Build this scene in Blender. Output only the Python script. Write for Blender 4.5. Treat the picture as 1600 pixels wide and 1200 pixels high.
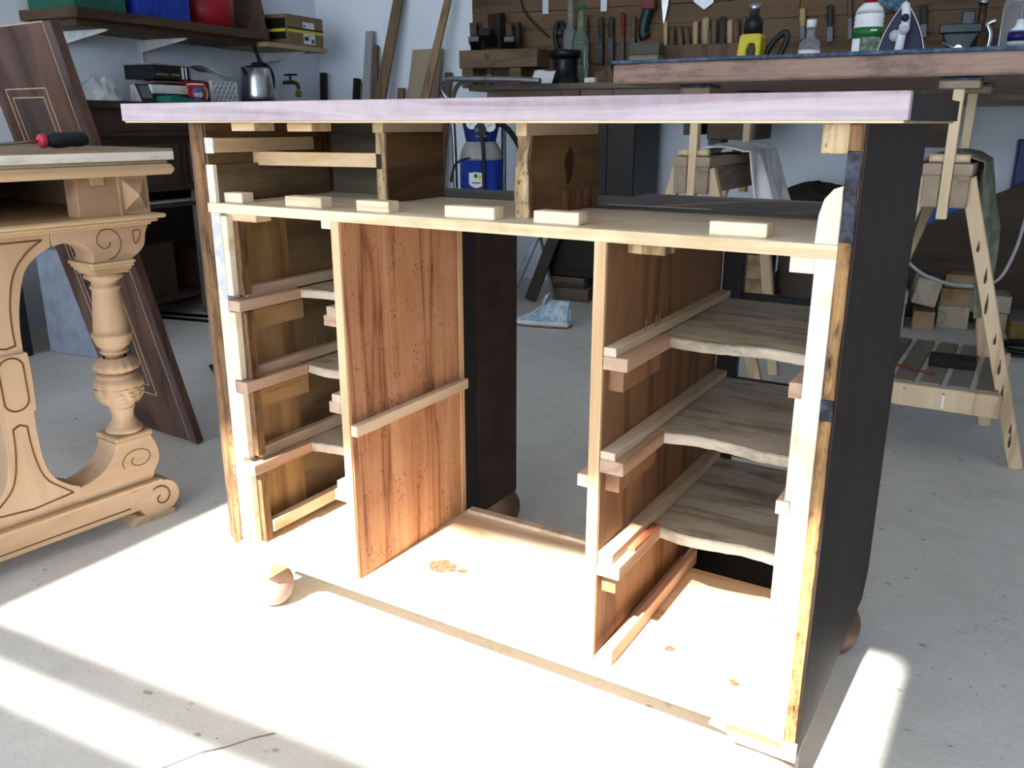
import bpy, bmesh, math, random
from mathutils import Vector, Matrix, noise as mnoise
random.seed(7)
for o in list(bpy.data.objects): bpy.data.objects.remove(o, do_unlink=True)
scene = bpy.context.scene
COL = scene.collection
PI = math.pi

# ------------------------------------------------------------------ camera
F_PX = 1345.565; PITCH = -0.293968; YAW = 0.544227; ROLL = 0.000875
CAM = Vector((1.22555, -0.995643, 0.8969))
fw = Vector((-math.sin(YAW)*math.cos(PITCH), math.cos(YAW)*math.cos(PITCH), math.sin(PITCH)))
rt = Vector((math.cos(YAW), math.sin(YAW), 0)); up = rt.cross(fw)
rt, up = rt*math.cos(ROLL)+up*math.sin(ROLL), up*math.cos(ROLL)-rt*math.sin(ROLL)
cd = bpy.data.cameras.new('camera'); cam = bpy.data.objects.new('camera', cd); COL.objects.link(cam)
cd.sensor_width = 36; cd.lens = F_PX/1600*36; cd.clip_start = .02
cam.matrix_world = Matrix(((rt.x, up.x, -fw.x, CAM.x), (rt.y, up.y, -fw.y, CAM.y), (rt.z, up.z, -fw.z, CAM.z), (0, 0, 0, 1)))
scene.camera = cam

# ------------------------------------------------------------------ light
SKY = 8.0; SUN = 28.0
world = bpy.data.worlds.new('world'); scene.world = world; world.use_nodes = True
bgn = world.node_tree.nodes['Background']; bgn.inputs[0].default_value = (.80, .89, 1.0, 1); bgn.inputs[1].default_value = SKY
SUNV = Vector((.045, 1, -.966)).normalized()
sl = bpy.data.lights.new('sun', 'SUN'); sl.energy = SUN; sl.angle = math.radians(.75); sl.color = (1, .955, .88)
so = bpy.data.objects.new('sun', sl); COL.objects.link(so); so.location = (0, -4, 6)
so.rotation_euler = SUNV.to_track_quat('-Z', 'Y').to_euler()
scene.view_settings.view_transform = 'Standard'; scene.view_settings.look = 'None'
scene.view_settings.exposure = 0.0; scene.view_settings.gamma = 1; scene.view_settings.use_curve_mapping = False

# ------------------------------------------------------------------ helpers
TH = math.radians(6.0)
def rm(u, v, z=0.0): return Vector((u*math.cos(TH)-v*math.sin(TH), u*math.sin(TH)+v*math.cos(TH), z))
MR = Matrix.Rotation(TH, 4, 'Z')                     # room frame -> world
I4 = Matrix.Identity(4)
WM = {}                                              # world matrix of every empty

def lin(c):
    if isinstance(c, str): c = tuple(int(c[i:i+2], 16)/255 for i in (0, 2, 4))
    return tuple((x/12.92 if x <= .04045 else ((x+.055)/1.055)**2.4) for x in c)+(1,)

class MB:
    def __init__(s, M=None): s.v = []; s.f = []; s.sm = []; s.M = M or I4
    def add(s, vs, fs, smooth=False, M=None):
        b = len(s.v); m = s.M @ M if M is not None else s.M
        s.v += [m @ Vector(v) for v in vs]
        s.f += [tuple(i+b for i in f) for f in fs]; s.sm += [smooth]*len(fs); return s
    def box(s, x0, x1, y0, y1, z0, z1, M=None):
        return s.hexa([(x0,y0,z0),(x1,y0,z0),(x1,y1,z0),(x0,y1,z0),(x0,y0,z1),(x1,y0,z1),(x1,y1,z1),(x0,y1,z1)], M)
    def hexa(s, p, M=None):
        return s.add(p, [(0,3,2,1),(4,5,6,7),(0,1,5,4),(1,2,6,5),(2,3,7,6),(3,0,4,7)], False, M)
    def prism(s, poly, d0, d1, axis='y', M=None, smooth=False):
        # poly of 2-D points, extruded along axis from d0 to d1
        def mp(p, d):
            return {'x': (d, p[0], p[1]), 'y': (p[0], d, p[1]), 'z': (p[0], p[1], d)}[axis]
        n = len(poly); vs = [mp(p, d0) for p in poly]+[mp(p, d1) for p in poly]
        s.add(vs, [tuple(range(n))[::-1], tuple(range(n, 2*n))], False, M)
        b = len(s.v)-2*n
        for i in range(n):
            j = (i+1) % n; s.f.append((b+i, b+j, b+n+j, b+n+i)); s.sm.append(smooth)
        return s
    def bar(s, p0, p1, w, h, upv=(0, 0, 1), w1=None, h1=None):
        p0, p1 = Vector(p0), Vector(p1); d = (p1-p0).normalized(); u = Vector(upv)
        a = d.cross(u)
        if a.length < 1e-4: a = d.cross(Vector((0, 1, 0)))
        a.normalize(); b = a.cross(d).normalized(); w1 = w1 or w; h1 = h1 or h
        q = []
        for p, ww, hh in ((p0, w, h), (p1, w1, h1)):
            q += [p-a*ww/2-b*hh/2, p+a*ww/2-b*hh/2, p+a*ww/2+b*hh/2, p-a*ww/2+b*hh/2]
        return s.add(q, [(3,2,1,0),(4,5,6,7),(0,1,5,4),(1,2,6,5),(2,3,7,6),(3,0,4,7)])
    def tube(s, pts, r, n=8, caps=True, r1=None):
        pts = [Vector(p) for p in pts]; k = len(pts); ring = []; base = len(s.v); prev = None
        vs = []
        for i, p in enumerate(pts):
            t = (pts[min(i+1, k-1)]-pts[max(i-1, 0)]).normalized()
            a = prev - t*prev.dot(t) if prev is not None else t.orthogonal()
            if a.length < 1e-5: a = t.orthogonal()
            a.normalize(); prev = a; b = t.cross(a)
            rr = r if r1 is None else r+(r1-r)*i/(k-1)
            if isinstance(r, (list, tuple)): rr = r[i]
            vs += [p+(a*math.cos(2*PI*j/n)+b*math.sin(2*PI*j/n))*rr for j in range(n)]
        fs = [(i*n+j, i*n+(j+1) % n, (i+1)*n+(j+1) % n, (i+1)*n+j) for i in range(k-1) for j in range(n)]
        s.add(vs, fs, True)
        if caps: s.add(vs[:n], [tuple(range(n))[::-1]]); s.add(vs[-n:], [tuple(range(n))])
        return s
    def lathe(s, prof, n=24, M=None, smooth=True, c=(0, 0), sx=1, sy=1):
        vs = [(c[0]+r*sx*math.cos(2*PI*j/n), c[1]+r*sy*math.sin(2*PI*j/n), z) for r, z in prof for j in range(n)]
        fs = [(i*n+j, i*n+(j+1) % n, (i+1)*n+(j+1) % n, (i+1)*n+j) for i in range(len(prof)-1) for j in range(n)]
        s.add(vs, fs, smooth, M)
        s.add(vs[:n], [tuple(range(n))[::-1]], False, M); s.add(vs[-n:], [tuple(range(n))], False, M)
        return s
    def grid(s, fn, nu, nv, smooth=True):
        vs = [fn(i/nu, j/nv) for j in range(nv+1) for i in range(nu+1)]
        fs = [(j*(nu+1)+i, j*(nu+1)+i+1, (j+1)*(nu+1)+i+1, (j+1)*(nu+1)+i) for j in range(nv) for i in range(nu)]
        return s.add(vs, fs, smooth)
    def build(s, name, mat, parent=None, bev=0, rough=0, cuts=0, solid=0, kind=None):
        inv = WM[parent.name].inverted() if parent is not None and parent.name in WM else I4
        me = bpy.data.meshes.new(name); me.from_pydata([inv @ v for v in s.v], [], s.f)
        for p, q in zip(me.polygons, s.sm): p.use_smooth = q
        bm = bmesh.new(); bm.from_mesh(me)
        bmesh.ops.remove_doubles(bm, verts=bm.verts, dist=1e-5)
        if cuts:
            bmesh.ops.triangulate(bm, faces=[f for f in bm.faces if len(f.verts) > 4])
            bmesh.ops.subdivide_edges(bm, edges=bm.edges, cuts=cuts, use_grid_fill=True)
        if rough:
            for v in bm.verts:
                p = (s.M @ v.co)
                v.co += mnoise.noise_vector(p*28)*rough+mnoise.noise_vector(p*90)*rough*.45
        bmesh.ops.recalc_face_normals(bm, faces=bm.faces)
        if bev:
            es = [e for e in bm.edges if len(e.link_faces) == 2 and e.calc_face_angle(0) > .6]
            bmesh.ops.bevel(bm, geom=es, offset=bev, segments=1, affect='EDGES', clamp_overlap=True)
        bm.to_mesh(me); bm.free()
        o = bpy.data.objects.new(name, me); COL.objects.link(o)
        if mat: me.materials.append(mat)
        if parent is not None: o.parent = parent; WM[o.name] = WM.get(parent.name, I4)
        else: WM[o.name] = I4
        if solid:
            m = o.modifiers.new('solid', 'SOLIDIFY'); m.thickness = solid; m.offset = 0
        if kind: o['kind'] = kind
        return o

def thing(name, label, cat, loc, rotz=0, group=None):
    o = bpy.data.objects.new(name, None); COL.objects.link(o); o.empty_display_size = .05
    o.location = loc; o.rotation_euler = (0, 0, rotz)
    WM[o.name] = Matrix.Translation(Vector(loc)) @ Matrix.Rotation(rotz, 4, 'Z')
    o['label'] = label; o['category'] = cat
    if group: o['group'] = group
    return o
def tag(o, label, cat, group=None):
    o['label'] = label; o['category'] = cat
    if group: o['group'] = group
    return o
def relabel(o, label):
    o['label'] = label; return o
def base(o):
    """give a single-mesh thing an origin at the centre of its base"""
    vs = [v.co for v in o.data.vertices]
    c = Vector(((min(v.x for v in vs)+max(v.x for v in vs))/2, (min(v.y for v in vs)+max(v.y for v in vs))/2, min(v.z for v in vs)))
    o.data.transform(Matrix.Translation(-c)); o.location = c
    return o
def BX(name, mat, parent, x0, x1, y0, y1, z0, z1, bev=.0012, M=None, rough=0, cuts=0):
    m = MB(M); m.box(x0, x1, y0, y1, z0, z1); return m.build(name, mat, parent, bev, rough, cuts)

# ------------------------------------------------------------------ materials
MATS = {}
class NT:
    def __init__(s, name, rough=.6, metal=0, spec=.5):
        s.m = bpy.data.materials.new(name); s.m.use_nodes = True; s.t = s.m.node_tree; s.n = s.t.nodes
        s.b = s.n['Principled BSDF']; s.b.inputs['Roughness'].default_value = rough; s.b.inputs['Metallic'].default_value = metal
        s.b.inputs['Specular IOR Level'].default_value = spec
        s.co = s.n.new('ShaderNodeTexCoord').outputs['Object']
    def link(s, a, b): s.t.links.new(a, b)
    def map(s, scale=(1, 1, 1), rot=(0, 0, 0), loc=(0, 0, 0)):
        n = s.n.new('ShaderNodeMapping'); n.inputs['Scale'].default_value = scale; n.inputs['Rotation'].default_value = rot
        n.inputs['Location'].default_value = loc; s.link(s.co, n.inputs[0]); return n.outputs[0]
    def noise(s, vec, scale, detail=4, rough=.55, dist=0):
        n = s.n.new('ShaderNodeTexNoise'); n.inputs['Scale'].default_value = scale; n.inputs['Detail'].default_value = detail
        n.inputs['Roughness'].default_value = rough; n.inputs['Distortion'].default_value = dist
        s.link(vec, n.inputs['Vector']); return n.outputs[0]
    def voro(s, vec, scale, rnd=1):
        n = s.n.new('ShaderNodeTexVoronoi'); n.inputs['Scale'].default_value = scale; n.inputs['Randomness'].default_value = rnd
        s.link(vec, n.inputs['Vector']); return n.outputs['Distance']
    def math(s, op, a, b=None, c=None):
        n = s.n.new('ShaderNodeMath'); n.operation = op
        for i, x in enumerate((a, b, c)):
            if x is None: continue
            if isinstance(x, (int, float)): n.inputs[i].default_value = x
            else: s.link(x, n.inputs[i])
        return n.outputs[0]
    def ramp(s, fac, stops, mode='LINEAR'):
        n = s.n.new('ShaderNodeValToRGB'); n.color_ramp.interpolation = mode; e = n.color_ramp.elements
        while len(e) > 1: e.remove(e[-1])
        e[0].position = stops[0][0]; e[0].color = lin(stops[0][1])
        for p, c in stops[1:]:
            k = e.new(p); k.color = lin(c)
        s.link(fac, n.inputs[0]); return n.outputs[0]
    def mr(s, v, a, b, c=0., d=1.):
        n = s.n.new('ShaderNodeMapRange'); s.link(v, n.inputs[0])
        for i, x in enumerate((a, b, c, d)): n.inputs[i+1].default_value = x
        return n.outputs[0]
    def mix(s, fac, a, b, blend='MIX'):
        n = s.n.new('ShaderNodeMix'); n.data_type = 'RGBA'; n.blend_type = blend
        if isinstance(fac, (int, float)): n.inputs[0].default_value = fac
        else: s.link(fac, n.inputs[0])
        for i, x in ((6, a), (7, b)):
            if isinstance(x, (tuple, str, list)): n.inputs[i].default_value = lin(x) if isinstance(x, str) else x
            else: s.link(x, n.inputs[i])
        return n.outputs[2]
    def col(s, c):
        if isinstance(c, (tuple, str)): s.b.inputs['Base Color'].default_value = lin(c) if isinstance(c, str) else c
        else: s.link(c, s.b.inputs['Base Color'])
    def bump(s, h, strength=.2, dist=.002):
        n = s.n.new('ShaderNodeBump'); n.inputs['Strength'].default_value = strength; n.inputs['Distance'].default_value = dist
        s.link(h, n.inputs['Height']); s.link(n.outputs[0], s.b.inputs['Normal'])

def wood(name, dark, mid, light, axis='z', sc=4., freq=26., rough=.62, holes=0., stain=None, stain_amt=.5, bump=.25, streak=.35, squash=9., seed=0.):
    """grain runs along axis; dark rings in a warped field, fine fibre streaks, optional worm holes and stains"""
    if name in MATS: return MATS[name]
    def soft(h, k=.20):                                # real timber is less saturated than the swatch
        r, g, b = (int(h[i:i+2], 16) for i in (0, 2, 4)); y = .3*r+.59*g+.11*b
        return '%02x%02x%02x' % tuple(int(x+(y-x)*k) for x in (r, g, b))
    dark, mid, light = soft(dark), soft(mid), soft(light)
    t = NT('wood_'+name, rough, spec=.22)
    k = {'x': 0, 'y': 1, 'z': 2}[axis]
    s1 = [sc]*3; s1[k] = sc/squash
    f = t.noise(t.map(s1, loc=(seed, seed*1.7, seed*.6)), 1., 3, .5, .35)
    ring = t.math('SINE', t.math('MULTIPLY', f, freq*2.2))
    ring = t.math('POWER', t.mr(ring, -1, 1), .5)
    ring2 = t.math('POWER', t.mr(t.math('SINE', t.math('MULTIPLY', f, freq*7.3)), -1, 1), .5)
    ring = t.math('ADD', t.math('MULTIPLY', ring, .72), t.math('MULTIPLY', ring2, .22))
    s2 = [190]*3; s2[k] = 7
    fib = t.noise(t.map(s2, loc=(seed, 0, seed)), 1., 3, .6)
    big = t.noise(t.map([sc*.8]*3, loc=(seed*2, seed, 0)), 1., 4, .6)
    v = t.math('ADD', t.math('MULTIPLY', ring, .62), t.math('MULTIPLY', big, .5))
    v = t.math('ADD', t.math('SUBTRACT', v, streak*.5), t.math('MULTIPLY', fib, streak))
    c = t.ramp(v, [(.12, dark), (.48, mid), (.9, light)])
    if stain:
        s4 = [sc*1.6]*3; s4[k] = sc*.5
        sn = t.mr(t.noise(t.map(s4, loc=(3+seed, 1, 7)), 1., 6, .68), .5, .68)
        c = t.mix(t.math('MULTIPLY', sn, stain_amt), c, stain)
    if holes:
        s3 = [230]*3; s3[k] = 75
        vo = t.voro(t.map(s3), 1.)
        msk = t.mr(t.noise(t.map([sc*2.2]*3, loc=(seed+9, 2, 4)), 1., 2), .5, .62)
        h = t.math('MULTIPLY', t.mr(vo, .30, .18), msk)
        c = t.mix(t.math('MULTIPLY', h, holes), c, '2a140a')
    t.col(c); t.bump(t.math('ADD', fib, t.math('MULTIPLY', ring, .4)), bump, .0015)
    MATS[name] = t.m; return t.m
def plain(name, c, rough=.5, metal=0, var=.08, sc=18., spec=.28, bump=0, c2=None):
    if name in MATS: return MATS[name]
    t = NT(name, rough, metal, spec)
    n = t.noise(t.map((sc, sc, sc)), 1., 5, .6)
    a = lin(c)
    b = lin(c2) if c2 else tuple(max(0, x*(1-var*3)) for x in a[:3])+(1,)
    t.col(t.mix(t.mr(n, .42, .68), a, b))
    if bump: t.bump(n, bump, .004)
    MATS[name] = t.m; return t.m
def glass(name, c, rough=.03, alpha=.35):
    if name in MATS: return MATS[name]
    t = NT(name, rough); t.col(c); t.b.inputs['Transmission Weight'].default_value = .9; t.b.inputs['IOR'].default_value = 1.3
    MATS[name] = t.m; return t.m

# ------------------------------------------------------------------ the setting
def concrete():
    t = NT('concrete_floor', .72, spec=.3)
    a = t.noise(t.map((1.1, 1.1, 1.1)), 1., 6, .62); b = t.noise(t.map((14, 14, 14)), 1., 5, .65); g = t.noise(t.map((120, 120, 120)), 1., 3, .6)
    v = t.math('ADD', t.math('MULTIPLY', a, .55), t.math('ADD', t.math('MULTIPLY', b, .3), t.math('MULTIPLY', g, .30)))
    c = t.ramp(v, [(.32, 'adaca8'), (.52, 'cbcac6'), (.74, 'dddcd8')])
    # scattered dark flecks and short scuffs with a shape of their own
    n1 = t.noise(t.map((60, 60, 60)), 1., 2); vo = t.voro(t.map((15, 24, 15), rot=(0, 0, .6)), 1.)
    d1 = t.math('MULTIPLY', t.mr(vo, .15, .08), t.mr(n1, .42, .6))
    c = t.mix(t.math('MULTIPLY', d1, .6), c, '45443f')
    vo2 = t.voro(t.map((45, 45, 45)), 1.); d2 = t.math('MULTIPLY', t.mr(vo2, .13, .07), t.mr(b, .48, .58))
    c = t.mix(t.math('MULTIPLY', d2, .6), c, '45443f')
    st = t.mr(t.noise(t.map((2.6, 3.4, 1), loc=(4, 2, 0)), 1., 7, .7), .6, .74)
    c = t.mix(t.math('MULTIPLY', st, .35), c, '6f6e69')
    t.col(c); t.bump(t.math('ADD', b, g), .25, .002); return t.m
def plaster(name, c, c2):
    t = NT(name, .85, spec=.2)
    a = t.noise(t.map((1.6, 1.6, 1.6)), 1., 6, .65); b = t.noise(t.map((45, 45, 45)), 1., 4)
    t.col(t.mix(t.mr(a, .4, .72), lin(c), lin(c2))); t.bump(t.math('ADD', a, b), .12, .004); return t.m
M_FLOOR = concrete(); M_WALL = plaster('white_plaster', 'dde6f2', 'd0dae8'); M_CEIL = plaster('ceiling_paint', 'd6d5d1', 'c6c4be')
M_DRIVE = plaster('driveway_gravel', '8f8b82', '76726a')
U0, U1, V0, V1, HC = -2.454, 3.4, -4.0, 3.6, 3.1
def struct(name, m, mat, bev=0):
    o = m.build(name, mat, None, bev); o['kind'] = 'structure'; return o
FLOOR = struct('floor', MB(MR).box(U0-.15, U1+.15, V0-.15, V1+.15, -.12, 0), M_FLOOR)
struct('wall_back', MB(MR).box(U0-.15, U1+.15, V1, V1+.15, 0, HC), M_WALL)
struct('wall_left', MB(MR).box(U0-.15, U0, V0, V1, 0, HC), M_WALL)
struct('wall_right', MB(MR).box(U1, U1+.15, V0, V1, 0, HC), M_WALL)
D0, D1, DH = -2.25, 2.1, 2.75                       # wide open workshop door behind the camera
w = MB(MR); w.box(U0-.15, D0, V0-.15, V0, 0, HC).box(D1, U1+.15, V0-.15, V0, 0, HC).box(D0, D1, V0-.15, V0, DH, HC)
struct('wall_front', w, M_WALL)
struct('sun_block_roof', MB(MR).box(D0-.6, D1+.6, V0-.15-1.9, V0-.15, 2.93, 3.03), plain('sun_block_wood', '6d5f50', .8))  # unseen canopy added to keep direct sun out of the door
struct('driveway_ground', MB(MR).box(-9, 11, -16, V0-.15, -.14, -.02), M_DRIVE)
# ceiling with a roof light: its outline is the sunlit patch on the floor carried back along the sun
k = HC/.966; sh = Vector((.045*k, k))
def hole(x, y): return (x-sh.x, y-sh.y)
XL, XR = -.365, 1.128
def ny(x): return -.284+.086*(x+.32)
hp = [hole(XL, ny(XL)-.152), hole(XR, ny(XR)-.152), hole(XR, .445+.086*(XR-1.06)), hole(XL, .445+.086*(XL-1.06))]
oc = [rm(U0-.15, V0-.15), rm(U1+.15, V0-.15), rm(U1+.15, V1+.15), rm(U0-.15, V1+.15)]
oc = [(p.x, p.y) for p in oc]
c = MB()
for i in range(4):
    j = (i+1) % 4; c.prism([oc[i], oc[j], hp[j], hp[i]], HC, HC+.03, 'z')
struct('ceiling', c, M_CEIL)
b0, b1 = .112, -.002
br = MB().prism([hole(XL-.02, ny(XL)-b0+.012), hole(XR+.02, ny(XR)-b0+.012), hole(XR+.02, ny(XR)+b1), hole(XL-.02, ny(XL)+b1)], HC+.0, HC+.028, 'z')
struct('trim_1', br, plain('roof_bar', '8c8c88', .6))

# ------------------------------------------------------------------ the desk carcass being restored
EDGE = wood('edging', '84697a', 'a6919e', 'bdacb4', 'x', 42, 7, .45, streak=.18, squash=22, bump=.08)
PINE = wood('pine', 'b98a55', 'd7b283', 'e6cca2', 'x', 7, 20, .6, squash=10)
PINEY = wood('pine_y', 'b98a55', 'd3ad7e', 'e2c69b', 'y', 7, 20, .6, squash=10)
PINEZ = wood('pine_z', 'b98350', 'd4a875', 'e3c191', 'z', 8, 18, .6, squash=12)
PALE = wood('pale', 'c9ad80', 'e3cda6', 'f0dfc0', 'x', 9, 12, .62, streak=.3, bump=.15)
PINK = wood('pink_beech', '9a7257', 'b98f72', 'c8a286', 'y', 11, 10, .58, streak=.25, bump=.12)
STRIP = wood('runner', 'a98e6d', 'c7ad8c', 'd9c3a4', 'y', 9, 12, .6, streak=.3, bump=.12)
RED = wood('red_pine', '66321a', 'b0734b', 'cb9469', 'z', 15, 9, .55, holes=.8, squash=13, seed=2.3)
BROWN = wood('brown_side', '5a3f22', '8d693f', 'a78253', 'z', 7, 15, .62, holes=.3, squash=9, seed=5, stain='4c3820', stain_amt=.45)
BROWN2 = wood('brown_panel', '54301a', '855735', '9b6c46', 'z', 9, 12, .6, squash=10, seed=8)
DARKIN = wood('dark_inside', '4a3b28', '685338', '7d6646', 'y', 8, 14, .65, holes=.35, seed=3, stain='3d3122')
GREY = wood('grey_board', '7d6f5a', 'b3a38b', 'cbbca5', 'x', 14, 6, .75, squash=7, stain='574d42', stain_amt=.65, bump=.5, seed=1.2)
DECK = wood('deck_board', 'b4744a', 'e0bd92', 'ecd3ae', 'x', 7, 12, .6, squash=9, seed=6.1, stain='c79c73', stain_amt=.4)
SHELF = wood('shelf_board', 'bfa685', 'dccdb4', 'eadfcb', 'x', 6, 12, .62, squash=10, seed=4.4, stain='a89a86', stain_amt=.5)
CORE = wood('worn_core', '3a2718', '74502f', '95693e', 'z', 24, 9, .7, holes=1, seed=1, stain='2c211b', stain_amt=.65, bump=.6)
CORER = wood('charred_core', '2e1d12', '8a5c30', 'b58347', 'z', 34, 8, .6, seed=2, squash=16, stain='1c1512', stain_amt=.95, bump=.6)
VENEER = wood('dark_veneer', '1a120e', '281c16', '35261e', 'z', 6, 10, .6, streak=.2, bump=.06)
FIGURE = wood('figured_veneer', '140c0a', '241511', '381f18', 'y', 10, 16, .4, squash=2.5, streak=.2, bump=.05, seed=3)
BLACK = plain('black_paint', '151313', .5, var=.1)
WORM = wood('worm_eaten', '6c4d2c', 'a98a5d', 'd0b68a', 'z', 16, 10, .8, holes=1, seed=7, stain='4a331e', stain_amt=.8, bump=.9)
WHITE = plain('whitewashed', 'e9e6da', .6, var=.06, sc=14, c2='d3c7a8', bump=.1)
BLUEP = plain('blue_white_paint', 'd3cdbd', .6, sc=48, c2='aab0c6')

desk = thing('desk', 'half-restored pedestal desk without drawers, pale lilac edging on its top', 'desk', (.53, .25, 0))
W = 1.057; ZB = .143; ZS = .769; ZT = .900
# top
BX('desktop', wood('top_core', '6b4c35', '8c694d', 'a5835f', 'x', 6, 14, .5), desk, -.143, 1.096, -.004, .49, ZT+.001, ZT+.0275)
BX('front_edging', EDGE, desk, -.145, 1.098, -.022, -.004, ZT, ZT+.0285, .001)
BX('end_veneer', VENEER, desk, 1.096, 1.0985, -.004, .49, ZT, ZT+.0282, .0005)
BX('top_underlay', PINE, desk, -.14, 1.094, -.02, .485, ZT-.0028, ZT, .0005)
# sides
BX('side_panel', CORE, desk, .001, .028, 0, .47, .132, ZT-.003, .001, rough=.0012, cuts=14)
BX('side_veneer', wood('brown_veneer', '39291f', '5c4434', '735743', 'z', 9, 12, .5), desk, -.0055, .001, .001, .5, .14, ZT-.003, .0005)
BX('side_panel', CORER, desk, 1.0405, 1.055, 0, .48, .108, ZT-.003, .001, rough=.0011, cuts=14)
rs = MB().prism([(.002, .100), (.465, .100), (.5, .14), (.5, ZT-.003), (.002, ZT-.003)], 1.055, 1.059, 'x')
rs.build('side_veneer', VENEER, desk, .0006)
BURN = plain('burnt_edge', '1f1d22', .6, sc=70, c2='464a5c', bump=.9)
BX('burnt_edge', BURN, desk, 1.0402, 1.0553, -.0015, .012, .772, ZT-.03, .001, rough=.0014, cuts=8)
BX('burnt_edge', CORE, desk, 1.0402, 1.0553, -.0012, .012, ZT-.03, ZT-.003, .001, rough=.0012, cuts=6)
BX('burnt_edge', BURN, desk, 1.0402, 1.0553, -.0012, .006, .565, .592, .001, rough=.0014, cuts=5)
# middle board and deck
sb = MB().box(.026, 1.041, 0, .30, ZS-.0155, ZS); sb.build('shelf_board', SHELF, desk, .0012)
BX('shelf_extension', wood('shelf_rear', '4a3b31', '6f5c4d', '8a7767', 'x', 7, 10, .6, seed=9), desk, .026, 1.041, .30, .5, ZS-.0155, ZS-.0005)
ib = BX('inlaid_board', wood('inlay_ground', '1e1613', '33272400'[:6], '443430', 'x', 6, 10, .4, streak=.2, bump=.05), desk, .60, 1.036, .255, .52, ZS, ZS+.004, .0006)
STR = plain('inlay_line', 'b39b7c', .5)
for a, b in (((.70, .285), (.82, .49)), ((.715, .285), (.835, .49)), ((.90, .27), (.985, .44)), ((.925, .27), (1.01, .44)), ((.63, .285), (.80, .285)), ((.70, .49), (1.02, .49))):
    MB().bar((a[0], a[1], ZS+.0042), (b[0], b[1], ZS+.0042), .0022, .0008).build('inlay_line', STR, ib)
BX('shelf_lipping', wood('lipping', 'c29a66', 'e2c597', 'eed8b0', 'x', 30, 6, .6, squash=16), desk, .026, 1.041, -.0015, .0005, ZS-.0155, ZS-.0003, .0004)
d = MB().box(.026, 1.041, -.006, .34, ZB-.022, ZB); d.build('bottom_board', DECK, desk, .0012)
KN = plain('knot', '7d4a3c', .6, sc=160, c2='b07b5c')
def blob(name, cx, cy, a, b, rot, seed):
    rnd = random.Random(seed); n = 26
    pts = [(cx+math.cos(2*PI*i/n+0)*a*(1+rnd.uniform(-.25, .25)), cy+math.sin(2*PI*i/n)*b*(1+rnd.uniform(-.3, .3))) for i in range(n)]
    MB().prism(pts, ZB-.0008, ZB+.0004, 'z').build(name, KN, desk)
blob('knot', .410, .115, .030, .019, 0, 2); blob('knot', .452, .118, .009, .008, 0, 3); blob('knot', .848, .086, .009, .007, 0, 5); blob('knot', .955, .055, .008, .007, 0, 7)
blob('knot', .25, .16, .006, .005, 0, 9)
BX('bottom_rail', STRIP, desk, .325, .745, .318, .337, ZB, ZB+.008, .001)
# partitions
def holed(name, mat, x0, x1, y1, z0, z1):
    return BX(name, mat, desk, x0, x1, .0, y1, z0, z1, .001)
PA = (.298, .316); PB = (.7455, .763)
BX('partition', RED, desk, PA[0]+.001, PA[1], .003, .327, ZB, ZS-.0155, .0006)
BX('partition_edging', PINEZ, desk, PA[0]+.001, PA[1]+.0012, .313, .327, ZB, ZS-.0155, .0006)
BX('partition_lipping', PINEZ, desk, PA[0], PA[1]-.002, -.001, .004, ZB, ZS-.0155, .0006)
BX('partition', BROWN2, desk, PB[0]+.001, PB[1], .003, .48, ZB, ZS-.0155, .0006)
BX('partition_lipping', PINEZ, desk, PB[0], PB[1]-.001, -.001, .004, ZB, ZS-.0155, .0006)
BX('kneehole_edging', BLACK, desk, PA[0]-.004, PA[1]+.001, .327, .374, .124, ZS-.0155, .0006)
BX('kneehole_veneer', FIGURE, desk, PA[0]-.004, PA[1]+.001, .374, .525, .114, ZS-.0155, .0006)
# rear frames
BX('back_panel', DARKIN, desk, .03, PA[0]-.004, .49, .50, .12, ZS-.0155)
BX('frame_stile', BLACK, desk, .763, .800, .482, .50, ZB-.02, ZS-.0155)
BX('frame_stile', BLACK, desk, 1.02, 1.0405, .482, .50, ZB-.02, ZS-.0155)
for z in (.607, .452, .325): BX('frame_rail', BLACK, desk, .80, 1.02, .486, .50, z-.018, z+.006)
BX('frame_rail', BLACK, desk, .763, 1.04, .34, .50, ZB-.022, ZB-.004)
# left stile + strips, inner left wall made of two boards
BX('stile', BLUEP, desk, .028, .0505, .001, .03, .605, ZS-.0155, .0008)
BX('stile', WHITE, desk, .028, .0505, .001, .03, .136, .605, .0008)
for z0, z1 in ((.613, .748), (.462, .584), (.316, .438), (.143, .288)):
    BX('front_strip', PALE, desk, .0505, .064, .002, .016, z0, z1, .0008)
    BX('strip_backing', CORE, desk, .0505, .075, .016, .034, z0, z1, .0008)
BX('side_board', BROWN, desk, .028, .046, .034, .155, .15, ZS-.016, .0008)
BX('side_board', DARKIN, desk, .028, .045, .155, .49, .15, ZS-.016, .0008)
for z in (.55, .40): BX('patch', wood('patch', '6b4a27', 'a47d4d', 'b8935f', 'y', 12, 20, .6, seed=3), desk, .046, .049, .05, .18, z-.008, z+.028, .0005)
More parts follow.
